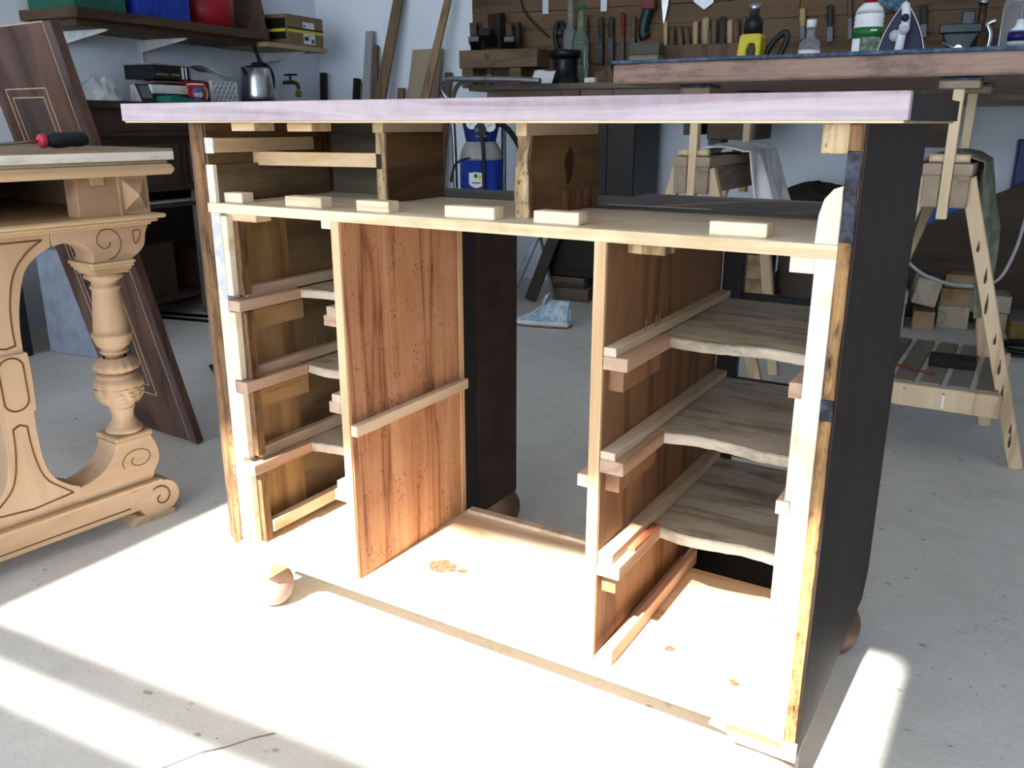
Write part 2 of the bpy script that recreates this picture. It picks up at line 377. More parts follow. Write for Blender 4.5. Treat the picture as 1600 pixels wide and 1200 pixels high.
# drawer runners, supports, dust boards
LV = [(.605, .617, .587), (.4605, .472, .441), (.304, .319, .284)]
for i, (g0, g1, p0) in enumerate(LV):
    BX('drawer_runner', STRIP, desk, .046, .062, .035, .48, g0, g1+.006, .0008)
    BX('runner_support', PINK, desk, .0505, .080, -.001, .15, p0, g0, .0009)
    BX('drawer_runner', STRIP, desk, PB[1], PB[1]+.018+.004*(i > 0), .000 if i != 2 else .004, .48, g0, g1, .0008)
    BX('runner_support', PINK, desk, PB[1], PB[1]+.035, -.001, .152, p0, g0, .0009)
    BX('runner_bracket', BROWN2, desk, PB[1], PB[1]+.022, .018, .15, p0-.034, p0, .0009)
    # runners on the outer faces seen end-on beside the front edges
    BX('drawer_runner', STRIP, desk, PA[0]-.019, PA[0]-.0005, -.001, .45, g0-.001, g1+.002, .0008)
    BX('runner_support', PINK, desk, PA[0]-.027, PA[0]-.0005, .0, .15, p0, g0-.001, .0009)
    # rough grey dust boards with waney front edges
    for x0, x1 in ((.062, PA[0]-.0005), (PB[1]+.004, 1.038)):
        m = MB(); n = 26; rnd = random.Random(i*10+int(x0*100)); ph = rnd.uniform(0, 6)
        z0, z1 = p0+.001, g0-.002
        if i == 2: z1 = g0-.001
        top = [[], []]
        front = [(x0+(x1-x0)*k/n, .150+.006*math.sin(k*.35+ph)+rnd.uniform(-.0015, .0015)) for k in range(n+1)]
        poly = front+[(x1, .483), (x0, .483)]
        m.prism(poly, z0, z1, 'z')
        m.build('dust_board', GREY, desk, .0022)
BX('drawer_runner', STRIP, desk, .062, .078, .035, .46, .158, .182, .0009)
BX('drawer_runner', PINK, desk, .780, .792, -.001, .36, ZB, ZB+.026, .0009)
BX('drawer_runner', PINK, desk, .763, .780, .0, .36, ZB, ZB+.008, .0009)
BX('drawer_runner', STRIP, desk, PA[0]-.02, PA[0]-.0005, .0, .4, .158, .18, .0009)
# extra small batten on the lowest support
BX('red_batten', wood('red_batten', '8c3f22', 'b9623a', 'cc7c52', 'y', 10, 10), desk, PB[1]+.0225, PB[1]+.0345, .055, .15, .304, .3095, .0006)
# kneehole cleats
BX('kneehole_cleat', STRIP, desk, PA[1], PA[1]+.014, -.001, .322, .407, .426, .0009)
BX('kneehole_cleat', STRIP, desk, PB[0]-.016, PB[0], -.001, .322, .414, .432, .0009)
# white right stile
BX('stile', WHITE, desk, 1.018, 1.0405, -.0005, .022, .143, ZS-.0155, .0009)
BX('front_strip', WHITE, desk, 1.005, 1.018, .004, .02, .143, .438, .0009)
BX('front_strip', WHITE, desk, 1.010, 1.018, .004, .02, .452, .590, .0009)
BX('runner_support', PINK, desk, 1.003, 1.018, -.001, .16, .588, .607, .0009)
BX('runner_support', STRIP, desk, 1.001, 1.0175, -.001, .16, .438, .456, .0009)
BX('block', PALE, desk, .990, 1.0175, .002, .05, .735, ZS-.0155, .0009)
BX('small_block', PINEZ, desk, 1.005, 1.0175, -.002, .004, .285, .300, .0006)
for x0, x1 in ((.785, .835), (.05, .12)):
    BX('block', WORM if x0 > .5 else PINE, desk, x0, x1, .015, .05, ZS-.0295, ZS-.0155, .0012)
# paler nibs at left partition head
BX('small_block', PALE, desk, PA[0]-.020, PA[0], .0, .05, ZS-.028, ZS-.0155, .0008)
# upper section: blocks glued along the middle board
for x0, x1 in ((.030, .088), (.186, .264), (.335, .398), (.499, .583), (.645, .713), (.888, .957)):
    BX('glue_block', PALE, desk, x0, x1, .018, .044, ZS, ZS+.0165, .0012)
for x0, x1, y in ((.075, .128, .02), (.200, .252, .02)):
    BX('glue_block', PINE, desk, x0, x1, y, y+.045, ZT-.0155, ZT-.0028, .0012)
DIV = wood('divider', '3b2817', '6a4a2b', '82603a', 'y', 7, 15, .62, seed=2, stain='352415')
d1x, d2x = (.272, .290), (.590, .609)
BX('divider', DIV, desk, d1x[0], d1x[1], .152, .312, ZS, ZT-.018, .0008)
BX('divider_edge', WORM, desk, d1x[0]-.0005, d1x[1]+.0005, .146, .152, ZS, ZT-.018, .0005, rough=.0012, cuts=10)
BX('divider_cleat', PINEY, desk, d1x[0]-.006, d1x[1]-.002, .146, .312, ZT-.018, ZT-.0028, .0008)
BX('notch_shade', BLACK, desk, d1x[0]-.001, d1x[0]+.011, .1445, .146, .824, .848, .0004)  # black plate stands in for the shade inside the rail's slot
BX('divider', DIV, desk, d2x[0], d2x[1], .074, .290, ZS, ZT-.020, .0008)
BX('divider_edge', WORM, desk, d2x[0]-.001, d2x[1]+.001, .064, .074, ZS, ZT-.020, .0005, rough=.004, cuts=14)
BX('divider_cleat', PINEY, desk, d2x[0], d2x[1]-.002, .064, .290, ZT-.020, ZT-.0028, .0008)
BX('divider_patch', BROWN2, desk, d2x[1], d2x[1]+.0015, .17, .29, ZS+.002, ZS+.032, .0004)
vs_k = [(.188+.013*math.cos(a)*(1+.2*math.sin(3*a)), .836+.026*math.sin(a)*(1+.15*math.sin(2*a))) for a in [2*PI*k/24 for k in range(24)]]
MB().prism(vs_k, d2x[1]-.0004, d2x[1]+.0005, 'x').build('knot', plain('dark_knot', '2e1d12', .7, sc=120, c2='513620'), desk)
for y_, x_ in ((.118, .772), (.150, .774), (.172, .770)): MB().tube([(x_, y_, .616), (x_+.001, y_, .634)], .0008, 6).build('nail', plain('nail_steel', '8a8680', .4, .8), desk)
for y_ in (.20, .23): MB().tube([(.052, y_, .478), (.052, y_, .497)], .0008, 6).build('nail', plain('nail_steel', ''), desk)
BX('drawer_side_board', DARKIN, desk, .029, .046, .008, .275, ZS, ZS+.062, .0008)
BX('board_end', WHITE, desk, .029, .046, .0, .008, ZS, ZS+.062, .0006)
BX('side_lining', DIV, desk, .028, .032, .003, .275, ZS+.062, ZT-.003, .0006)
BX('runner_rail', PINEY, desk, .032, .050, .004, .235, .850, .873, .0009)
BX('painted_end', BLUEP, desk, .030, .0505, .0, .004, .849, .874, .0012)
BX('back_board', wood('back_board', '2c2a20', '474233', '5b5542', 'x', 7, 12, .7, seed=3), desk, .046, .272, .285, .297, ZS, ZT-.003, .0008)
MB().bar((.034, .106, .838), (.272, .152, .838), .018, .023).build('cross_rail', PINE, desk, .0009)
BX('cleat_block', WORM, desk, 1.012, 1.0405, .0, .05, .866, ZT-.0028, .001)
br = MB().prism([(1.015, ZS), (1.0405, ZS), (1.0405, .833), (1.030, .829), (1.021, .818), (1.0165, .80)], .0, .045, 'y')
br.build('corner_bracket', wood('pale_bracket', 'b7a68d', 'd6cab5', 'e5dccb', 'z', 10, 9, .7, stain='8f8272', stain_amt=.35), desk, .001)
# plinth corner, wedges and bun feet
pl = MB().prism([(.940, .108), (.945, .121), (1.0405, .121), (1.0585, .121), (1.0585, .094), (.972, .094), (.966, .104)], -.004, .06, 'y')
pl.build('plinth_corner', PINE, desk, .001)
BX('plinth_edge_strip', wood('torn_edge', '6b3f1c', '8f5a2c', 'a9703c', 'x', 20, 12, .7, holes=.6), desk, .965, 1.040, -.0052, -.004, .1115, .1195, .0004)
BX('plinth_rail', VENEER, desk, 1.02, 1.058, .06, .47, .100, .121)
MB().prism([(.045, .121), (.120, .121), (.098, .105), (.090, .078), (.060, .078), (.056, .100)], .0, .05, 'y').build('foot_wedge', PINEZ, desk, .001)
FOOT = wood('foot', '6b5043', '8c6d5d', '9d7f6e', 'z', 10, 8, .45, seed=4)
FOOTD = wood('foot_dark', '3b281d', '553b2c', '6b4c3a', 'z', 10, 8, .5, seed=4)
bun = [(.001, 0), (.016, .0005), (.026, .006), (.035, .018), (.0395, .033), (.0400, .043), (.038, .055), (.032, .067), (.024, .076), (.018, .0785), (.001, .079)]
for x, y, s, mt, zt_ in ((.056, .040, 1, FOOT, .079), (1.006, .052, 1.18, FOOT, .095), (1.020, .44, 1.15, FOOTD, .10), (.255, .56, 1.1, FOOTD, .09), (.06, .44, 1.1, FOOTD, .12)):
    MB().lathe([(r*s, z*zt_/.079) for r, z in bun], 28, Matrix.Translation((x, y, 0))).build('bun_foot', mt, desk)

# ------------------------------------------------------------------ carved table on the left
TA = math.radians(-5.5); T0 = Vector((-.465, .15, 0))
MT = Matrix.Translation(T0) @ Matrix.Rotation(TA, 4, 'Z')
OAK = wood('carved_oak', '8f6a48', 'b48c66', 'c6a07a', 'y', 6, 7, .55, streak=.3, squash=6, bump=.12, seed=3)
OAKZ = wood('carved_oak_z', '8f6a48', 'b68e67', 'c6a07a', 'z', 6, 7, .55, streak=.3, squash=6, bump=.12, seed=5)
OAKL = wood('moulding_oak', '9c784f', 'bf996c', 'd0ae82', 'y', 6, 7, .5, streak=.25, squash=8, bump=.1, seed=1)
GROOVE_SHADE = plain('groove_shade', '6b4727', .8, var=.1)  # dark tone painted in for the shade of carved grooves
table = thing('carved_table', 'light carved wooden table with turned column and scrolled end frame', 'table', tuple(MT @ Vector((-.55, -.25, 0))), TA)
S0 = -.25
def mir(s): return 2*S0-s
def half(pts): return pts+[(mir(s), z) for s, z in reversed(pts)]
def spline(pts, n=6):
    out = []
    P = [pts[0]]+list(pts)+[pts[-1]]
    for i in range(1, len(P)-2):
        for k in range(n):
            t = k/n
            out.append(tuple(.5*((2*P[i][c])+(-P[i-1][c]+P[i+1][c])*t+(2*P[i-1][c]-5*P[i][c]+4*P[i+1][c]-P[i+2][c])*t*t+(-P[i-1][c]+3*P[i][c]-3*P[i+1][c]+P[i+2][c])*t**3) for c in range(len(P[0]))))
    out.append(tuple(pts[-1])); return out
XB = -.075
def end_frame(off, full):
    Mx = MT @ Matrix.Translation((off, 0, 0))
    up_ = spline([(-.134, .656), (-.161, .642), (-.191, .613), (-.209, .558), (-.217, .507), (-.219, .452)])
    lo_ = spline([(-.217, .335), (-.218, .276), (-.214, .218), (-.200, .177), (-.172, .150), (-.149, .137)])
    MB(Mx).prism(half([(-.131, .684)]+up_), XB, -.002, 'x').build('pillar', OAKZ, table, .0012)
    MB(Mx).prism(half([(-.214, .454), (-.212, .44), (-.2115, .39), (-.213, .345), (-.215, .330)]), XB, .004, 'x').build('pillar_boss', OAKZ, table, .002)
    MB(Mx).prism(half([(-.217, .335)]+lo_[1:]+[(-.149, .098)]), XB, -.002, 'x').build('pillar', OAKZ, table, .0012)
    for sg in (0, 1):
        fx = (lambda s: s) if sg == 0 else mir
        if not full and sg: pass
        arch = spline([(-.131, .657), (-.107, .661), (-.081, .657), (-.058, .644), (-.050, .627), (-.053, .613)], 5)
        outer = spline([(.034, .612), (.058, .628), (.070, .644), (.074, .664), (.083, .684)], 4)
        MB(Mx).prism([(fx(s), z) for s, z in [(-.131, .684)]+arch+outer], XB, 0, 'x').build('scroll_bracket', OAK, table, .0012)
        # capital, baluster
        cs, cx = fx(-.012), -.040
        m = MB(Mx)
        for h, z0, z1 in ((.038, .585, .592), (.043, .592, .599), (.047, .599, .606), (.050, .606, .6125)):
            m.box(cx-h, cx+h, cs-h, cs+h, z0, z1)
        m.build('capital', OAKL, table, .0015)
        prof = [(.038, .585), (.041, .580), (.041, .575), (.034, .571), (.028, .567), (.0275, .558), (.0315, .556), (.0325, .552), (.029, .549), (.0285, .546)]
        prof += [(.0285+.0095*k/8, .546-.094*k/8) for k in range(1, 9)]
        prof += [(.0425, .451), (.0435, .446), (.041, .442), (.0385, .438), (.0375, .430), (.033, .421), (.026, .416), (.0245, .412), (.029, .410), (.030, .407), (.027, .404), (.021, .401), (.0205, .394)]
        m = MB(Mx); m.lathe(prof, 32, Matrix.Translation((cx, cs, 0))); m.build('column_shaft', OAKZ, table)
        n = 64; dp = [(.026, .395), (.038, .390), (.048, .380), (.0505, .374), (.047, .368), (.038, .363), (.034, .359)]
        vs = [((r*(1-(.05 if r > .03 else .02)*(1 if (j % 4) == 0 else 0)))*math.cos(2*PI*j/n), (r*(1-(.05 if r > .03 else .02)*(1 if (j % 4) == 0 else 0)))*math.sin(2*PI*j/n), z) for r, z in dp for j in range(n)]
        fs = [(i*n+j, i*n+(j+1) % n, (i+1)*n+(j+1) % n, (i+1)*n+j) for i in range(len(dp)-1) for j in range(n)]
        MB(Mx).add(vs, fs, True, Matrix.Translation((cx, cs, 0))).build('gadroon_disc', OAKZ, table)
        prof = [(.034, .3595), (.042, .358), (.0455, .355), (.044, .351), (.047, .349), (.052, .344), (.0535, .336), (.053, .328)]
        m = MB(Mx); m.lathe(prof, 40, Matrix.Translation((cx, cs, 0))); m.build('bulb_shoulder', OAKZ, table)
        nb = 72; rp = []
        for k in range(15):
            z = .328-.036*k/14; rp.append((.053-.011*(k/14)**2, z))
        def leaf(j, k):
            a = j/nb*2*PI; return .0022*(math.sin(a*9+k*.5)*math.sin(a*5-k*.9)+.6*math.sin(k*1.6)*math.cos(a*14))
        vs = [((r+leaf(j, k))*math.cos(2*PI*j/nb), (r+leaf(j, k))*math.sin(2*PI*j/nb), z) for k, (r, z) in enumerate(rp) for j in range(nb)]
        fs = [(i*nb+j, i*nb+(j+1) % nb, (i+1)*nb+(j+1) % nb, (i+1)*nb+j) for i in range(14) for j in range(nb)]
        MB(Mx).add(vs, fs, True, Matrix.Translation((cx, cs, 0))).build('carved_leaf_band', OAKZ, table)
        prof = [(.042, .2925), (.032, .286), (.0275, .283), (.0275, .279), (.029, .277), (.0275, .274), (.024, .268), (.0235, .252), (.026, .246), (.031, .240), (.033, .234), (.038, .231), (.0405, .226), (.0405, .222), (.036, .219)]
        m = MB(Mx); m.lathe(prof, 32, Matrix.Translation((cx, cs, 0))); m.build('column_foot', OAKZ, table)
        m = MB(Mx)
        m.box(cx-.046, cx+.042, cs-.046, cs+.044, .206, .219); m.build('column_plinth', OAKL, table, .003)
        sb_ = spline([(-.151, .134), (-.125, .139), (-.095, .152), (-.072, .174), (-.060, .196), (-.060, .207)], 4)+spline([(.026, .207), (.036, .185), (.042, .160), (.039, .138), (.028, .120), (.020, .098)], 4)+[(-.151, .098)]
        MB(Mx).prism([(fx(s), z) for s, z in sb_], XB, 0, 'x').build('scroll_base', OAK, table, .0015)
        ft = spline([(-.045, .060), (-.030, .050), (-.022, .030), (-.010, .016), (.020, .012), (.054, .018), (.071, .036), (.074, .056), (.066, .076), (.052, .088), (.036, .093)], 4)+[(-.045, .088)]
        MB(Mx).prism([(fx(s), z) for s, z in ft], XB-.012, .012, 'x').build('foot_scroll', OAK, table, .002)
        MB(Mx).prism([(fx(s), z) for s, z in [(-.048, 0), (.060, 0), (.060, .013), (-.030, .020)]], XB-.01, .008, 'x').build('foot_pad', OAKZ, table, .001)
        if off == 0:                                # raised dark lines drawn for the shade in carved grooves, camera face only
            def line(pts, r=.0010, x=.0004): MB(Mx).tube([(x, fx(s), z) for s, z in pts], r, 6).build('groove_shade_line', GROOVE_SHADE, table)
            line([(-.018+r*math.cos(a), .655+r*math.sin(a)) for a, r in [(-1.5+k*.33, .038-.0013*k) for k in range(24)]])
            line(spline([(.044, .672), (.061, .672), (.057, .655), (.046, .645), (.044, .672)]))
            line([(-.010+r*1.15*math.cos(a), .157+r*.8*math.sin(a)) for a, r in [(-2.6-k*.36, .036-.0011*k) for k in range(22)]])
            line([(.026+r*math.cos(a), .052+r*math.sin(a)) for a, r in [(2.2-k*.36, .030-.0014*k) for k in range(19)]], .002, .0125)
            # arch border lines on the pillar
            line(spline([(-.150, .672), (-.185, .648), (-.214, .610), (-.229, .556), (-.233, .505), (-.232, .470)]), .0018, -.0018)
            line([(-.150, .672), (S0, .672)], .0018, -.0018); line([(-.232, .470), (S0, .466)], .0018, -.0018)
            line(spline([(-.236, .300), (-.234, .255), (-.226, .205), (-.212, .172), (-.185, .146), (-.165, .128)]), .0018, -.0018)
            line([(-.165, .128), (S0, .120)], .0018, -.0018); line([(-.236, .300), (S0, .307)], .0018, -.0018)
    ov = [(S0+.024*math.cos(a), .393+(.033 if math.sin(a) > 0 else -.033)+.022*math.sin(a)) for a in [2*PI*k/32 for k in range(33)]]
    if off == 0: MB(Mx).tube([(.0042, s, z) for s, z in ov], .0018, 6).build('groove_shade_line', GROOVE_SHADE, table)
    m = MB(Mx); m.box(XB-.012, .010, mir(.020), .020, .036, .090); m.build('base_beam', OAK, table, .0015)
    m = MB(Mx); m.box(XB-.016, .016, mir(.034), .034, .090, .098); m.build('base_moulding', OAKL, table, .002)
    if off == 0: MB(Mx).tube([(.0104, -.05, .049), (.0104, mir(-.05), .049)], .0015, 6).build('groove_shade_line', GROOVE_SHADE, table)
end_frame(0, True)
TL = -1.15
end_frame(TL+.075, False)
# ledge, frieze, top
M2 = MT
lp = [(.0, .684), (.012, .684), (.018, .690), (.026, .693), (.032, .700), (.032, .706), (0, .708)]
m = MB(M2); m.box(TL-.02, .030, mir(.112), .112, .698, .707); m.build('ledge_board', OAKL, table, .003)
m = MB(M2); m.box(TL-.008, .018, mir(.098), .098, .690, .698); m.build('ledge_moulding', OAKL, table, .0025)
m = MB(M2); m.box(TL, .008, mir(.086), .086, .684, .690); m.build('ledge_moulding', OAKL, table, .0015)
for fx in ((lambda s: s), mir):
    a, b = sorted((fx(.026), fx(.093)))
    m = MB(M2); m.box(-.067, .0, a, b, .707, .790); m.build('frieze_block', OAKZ, table, .001)
    c_ = (a+b)/2; q = [(0, a+.008, .716), (0, b-.008, .716), (0, b-.008, .782), (0, a+.008, .782), (.020, c_, .749)]
    MB(M2).add(q, [(0,1,4),(1,2,4),(2,3,4),(3,0,4)]).build('diamond_boss', OAKZ, table)
    a, b = sorted((fx(-.060), fx(.026)))
    m = MB(M2); m.box(-.06, -.012, a, b, .707, .790); m.build('frieze_post', OAK, table, .001)
    a, b = sorted((fx(-.030), fx(-.002)))
    m = MB(M2); m.box(-.012, -.004, a, b, .772, .788); m.build('small_corbel', OAKL, table, .001)
    a, b = sorted((fx(.080), fx(.093)))
    m = MB(M2); m.box(TL, -.067, a, b, .707, .790); m.build('frieze_board', OAK, table, .001)
m = MB(M2); m.box(TL, TL+.02, mir(.093), .093, .707, .790); m.build('frieze_board', OAK, table, .001)
m = MB(M2); m.box(TL-.05, .044, mir(.140), .140, .790, .812); m.build('top_moulding', OAKL, table, .009)
m = MB(M2); m.box(TL-.035, .030, mir(.128), .128, .812, .8205); m.build('table_top', wood('table_top', '8e7350', 'ad8f69', 'c0a37b', 'y', 6, 9, .6), table, .002)

lb = thing('loose_board', 'loose veneered board with raw white edge lying on the carved table', 'board', tuple(MT @ Vector((-.3, -.25, .8205))), TA)
m = MB(MT); m.box(-.66, .036, mir(.135), .141, .8205, .8385); m.build('core', wood('raw_edge', 'cfc3ab', 'ded4c0', 'e8e1d2', 'y', 14, 8, .75, stain='8d8272', stain_amt=.6), lb, .0008)
m = MB(MT); m.box(-.66, .036, mir(.134), .140, .8385, .8445); m.build('veneer', wood('board_veneer', '6c5440', '8f765d', 'a88f74', 'y', 7, 10, .6), lb, .0008)

sd = thing('screwdriver', 'screwdriver with black handle and red collar lying on the loose board', 'screwdriver', tuple(MT @ Vector((-.12, -.02, .8445))), TA)
def axm(p, d):                                      # lathe z-axis along d
    d = Vector(d).normalized(); return Matrix.Translation(Vector(p)) @ d.to_track_quat('Z', 'Y').to_matrix().to_4x4()
ds = Vector((.0, 1, .035)); p0 = Vector((-.12, -.068, .8605))
MB(MT).lathe([(.004, -.002), (.0125, 0), (.0145, .003), (.0145, .012), (.011, .014)], 24, axm(p0, ds)).build('collar', plain('red_plastic', 'c93a4e', .4), sd)
MB(MT).lathe([(.010, .014), (.0125, .018), (.0165, .032), (.0160, .050), (.0150, .066), (.0160, .072), (.0155, .092), (.012, .101), (.004, .104)], 24, axm(p0, ds)).build('handle', plain('black_rubber', '23262b', .45), sd)
MB(MT).tube([p0-ds*.0, p0-Vector((0, .16, .010))], .0032, 10).build('shaft', plain('chrome', 'c9ccd2', .2, 1), sd)
pl_ = tag(base(MB(MT).lathe([(.001, 0), (.016, .0), (.016, .012), (.012, .020), (.001, .021)], 14, Matrix.Translation((-.17, -.165, .8445))).build('bottle_cap', plain('black_rubber', '23262b'))), 'small black cap on the loose board left of the screwdriver', 'cap')

# ------------------------------------------------------------------ dark inlaid panel leaning on the back of the table
PANEL = wood('walnut_panel', '2b1b17', '4b322a', '644638', 'z', 6, 9, .42, streak=.25, bump=.06, seed=4, stain='2a1a16')
PANELD = wood('walnut_field', '1f1715', '3a2c29', '4d3c37', 'z', 6, 12, .4, streak=.2, bump=.05, seed=6)
CREAM = plain('cream_stringing', 'b79f86', .5)
lp0, lp1 = Vector((0, .541, 0)), Vector((0, .281, 1.121)); dv = (lp1-lp0).normalized(); nv = Vector((0, -dv.z, dv.y))
MP = Matrix(((1, 0, 0, 0), (0, dv.y, nv.y, .541), (0, dv.z, nv.z, 0.001), (0, 0, 0, 1)))   # local x, along panel, outward
LN = (lp1-lp0).length
MP = Matrix.Translation((-.773, .541, 0)) @ Matrix.Rotation(math.radians(-3.5), 4, 'Z') @ Matrix.Translation((.773, -.541, 0)) @ MP
pan = thing('inlaid_panel', 'dark walnut panel with cream inlaid rectangles leaning behind the carved table', 'panel', (-.965, .55, 0))
MB(MP).box(-1.155, -.773, 0, LN, -.022, 0).build('board', PANEL, pan, .0015)
MB(MP).box(-.8065, -.7735, .001, LN-.001, 0, .0012).build('edge_band', wood('edge_band', '2d1f1e', '4a3838', '5c4948', 'z', 6, 8, .4), pan)
f = LN/1.121
def inlay(x0, x1, z0, z1, w=.0028):
    for a, b in (((x0, z0), (x1, z0)), ((x1, z0), (x1, z1)), ((x1, z1), (x0, z1)), ((x0, z1), (x0, z0))):
        MB(MP).bar((a[0], a[1]*f, .0008), (b[0], b[1]*f, .0008), w, .0016, (0, 0, 1)).build('inlay_line', CREAM, pan)
inlay(-1.092, -.898, .135, .978); inlay(-1.070, -.920, .165, .957)
MB(MP).box(-1.069, -.921, .166*f, .956*f, 0, .0005).build('field', PANELD, pan)
MB(MP).bar((-.8065, .0, .001), (-.8065, LN, .001), .0022, .0016, (0, 0, 1)).build('inlay_line', CREAM, pan)
MB(MP).bar((-1.155, LN, -.002), (-.81, LN, -.002), .004, .003, (0, 0, 1)).build('inlay_line', CREAM, pan)

# ------------------------------------------------------------------ pixel -> direction helpers (distance always comes from a plane)
CX = Vector((CAM.x, CAM.y, CAM.z))
def pray(px, py): return fw+rt*((px-800)/F_PX)+up*((600-py)/F_PX)
def PPL(px, py, n, d):
    r = pray(px, py); n = Vector(n); return CX+r*((d-n.dot(CX))/n.dot(r))
def PY(px, py, y): return PPL(px, py, (0, 1, 0), y)
def PZ(px, py, z): return PPL(px, py, (0, 0, 1), z)
RU, RV = rm(1, 0), rm(0, 1)
def room(p): return Vector((p.dot(RU), p.dot(RV), p.z))
def PV(px, py, v): return room(PPL(px, py, RV, v))
def PU(px, py, u): return room(PPL(px, py, RU, u))
def rthing(name, label, cat, u, v, z, group=None, rot=0): return thing(name, label, cat, tuple(rm(u, v, z)), TH+rot, group)
def RL(u, v, z, rot=0): return MR @ Matrix.Translation((u, v, z)) @ Matrix.Rotation(rot, 4, 'Z')

STEEL = plain('steel', 'a9adb2', .3, 1, sc=30); DSTEEL = plain('dark_steel', '3b3e42', .4, .8, sc=30); BLK = plain('black_plastic', '191a1c', .45)
WHT = plain('white_plastic', 'e4e6ea', .4); OLDW = wood('old_bench', '3a3129', '5d5147', '75695d', 'x', 6, 12, .75, stain='2b2622', seed=2)
TOOLW = wood('tool_plank', '3d2b1b', '5d452e', '6f5539', 'x', 5, 9, .65, squash=12, seed=3); DKW = wood('dark_cabinet', '1d1512', '33251f', '42322a', 'z', 5, 8, .5, seed=2)
HANDLE = wood('handle_wood', '7e5f3a', 'a98756', 'bd9d6c', 'z', 12, 8, .5); HANDLED = wood('handle_dark', '35251b', '563d2c', '6a4c38', 'z', 12, 8, .5)
PLANKW = wood('leaning_plank', '453425', '665039', '786047', 'z', 6, 10, .65, seed=5); GREYW = wood('grey_batten', '6c6d74', '8a8b92', '9c9da3', 'z', 6, 8, .7)
PAPER = plain('paper', 'd9dade', .7, var=.03); CARD = plain('cardboard', '7a684e', .8, var=.06); FELT = plain('blue_felt', '33475e', .95, sc=60, c2='5b6f84', bump=.6)

# ------------------------------------------------------------------ left wall: shelf and what stands on it
us = U0+.35
sh_ = rthing('wall_shelf', 'long brown wooden shelf on white brackets along the left wall', 'shelf', U0+.18, 2.4, 1.25)
m = MB(MR); m.box(U0, us, 1.56, 2.72, 1.312, 1.352); m.build('shelf_board', wood('shelf_brown', '2d2118', '463427', '57432f', 'y', 5, 8, .6), sh_, .003)
m = MB(MR); m.box(U0, us-.01, 2.72, 3.24, 1.283, 1.307); m.build('shelf_board', wood('shelf_pale', '7d6b4d', 'a08b66', 'b39e78', 'y', 5, 8, .6), sh_, .002)
m = MB(MR); m.box(U0+.02, us-.06, 1.60, 2.70, 1.285, 1.312); m.build('shelf_rail', wood('shelf_brown', '', '', ''), sh_, .002)
for v in (1.74, 2.19, 3.08):
    zt_ = 1.283
    m = MB(MR); m.prism([(U0, zt_), (us-.05, zt_), (us-.05, zt_-.008), (U0+.012, zt_-.055), (U0+.012, zt_-.19), (U0, zt_-.19)], v-.002, v+.002, 'y'); m.box(U0, us-.05, v-.012, v+.012, zt_-.003, zt_); m.box(U0, U0+.003, v-.012, v+.012, zt_-.19, zt_)
    m.build('bracket', plain('bracket_white', 'cfd2d4', .5), sh_)
def crate(name, label, col, u0, u1, v0, v1, z0, z1):
    t = rthing(name, label, 'crate', (u0+u1)/2, (v0+v1)/2, z0); mt = plain('plastic_'+name, col, .45)
    d = .018; w_ = .004
    m = MB(MR)
    for a in ((u0+d, u1-d, v0+d, v0+d+w_), (u0+d, u1-d, v1-d-w_, v1-d), (u0+d, u0+d+w_, v0+d+w_, v1-d-w_), (u1-d-w_, u1-d, v0+d+w_, v1-d-w_)): m.box(*a, z0+.004, z1-.02)
    m.build('wall', mt, t, .001)
    m = MB(MR); m.box(u0+d, u1-d, v0+d, v1-d, z0, z0+.004); m.build('bottom', mt, t)
    m = MB(MR)
    for a in ((u0, u1, v0, v0+.022), (u0, u1, v1-.022, v1), (u0, u0+.022, v0+.022, v1-.022), (u1-.022, u1, v0+.022, v1-.022)): m.box(*a, z1-.022, z1)
    m.build('rim', mt, t, .002)
    for k in range(4):
        v = v0+d+(v1-v0-2*d)*(k+.5)/4
        MB(MR).box(u1-d, u1-d+.004, v-.006, v+.006, z0, z1-.022).build('rib', mt, t)
    return t
crate('green_crate', 'green plastic crate on the left wall shelf', '1f5a4a', U0+.02, us-.02, 1.565, 1.865, 1.352, 1.55)
crate('blue_crate', 'blue plastic crate on the wall shelf between the green crate and red tub', '1c3aa0', U0+.02, us-.01, 1.885, 2.23, 1.352, 1.56)
t = rthing('red_tub', 'round red plastic tub at the end of the brown wall shelf', 'tub', U0+.18, 2.45, 1.352)
RD = plain('red_tub', '8f1420', .4)
M_ = RL(U0+.18, 2.45, 1.352)
MB(M_).lathe([(.001, 0), (.13, 0), (.142, .012), (.152, .20), (.001, .20)], 36).build('body', RD, t); MB(M_).lathe([(.152, .185), (.160, .188), (.160, .200), (.150, .206), (.001, .212)], 36).build('lid', plain('red_lid', 'a01a26', .4), t)
# carton and paper bag
cb = rthing('cardboard_carton', 'brown cardboard carton with yellow and black tape on the shelf end', 'box', U0+.20, 3.03, 1.307)
M_ = RL(U0+.335, 3.06, 1.307, 0)
MB(M_).box(-.27, 0, -.16, .155, 0, .155).build('carton', CARD, cb, .002)
def lab(name, mat, y0, y1, z0, z1, e=.0008): return MB(M_).box(0, e, y0, y1, z0, z1).build(name, mat, cb)
lab('address_label', PAPER, -.025, .075, .012, .125); lab('tape', plain('yellow_tape', 'c8bf3a', .4), -.16, .155, .066, .082, .0012); lab('tape', BLK, -.16, .155, .082, .092, .0012)
lab('label_print', plain('ink', '3c4048', .6), -.018, -.008, .095, .112, .0014); lab('label_print', plain('ink', ''), -.018, .020, .030, .050, .0014)
lab('label_print', plain('ink', ''), .045, .066, .018, .040, .0014)
for k in range(4): lab('label_print', plain('ink', ''), .012+.012*k, .016+.012*k, .052, .060, .0014)
MB(M_).box(-.20, -.01, -.163, -.16, .03, .135).build('side_label', BLK, cb)
MB(M_).box(-.20, -.01, -.1645, -.163, .066, .082).build('side_tape', plain('yellow_tape', ''), cb)
bg_ = MB()
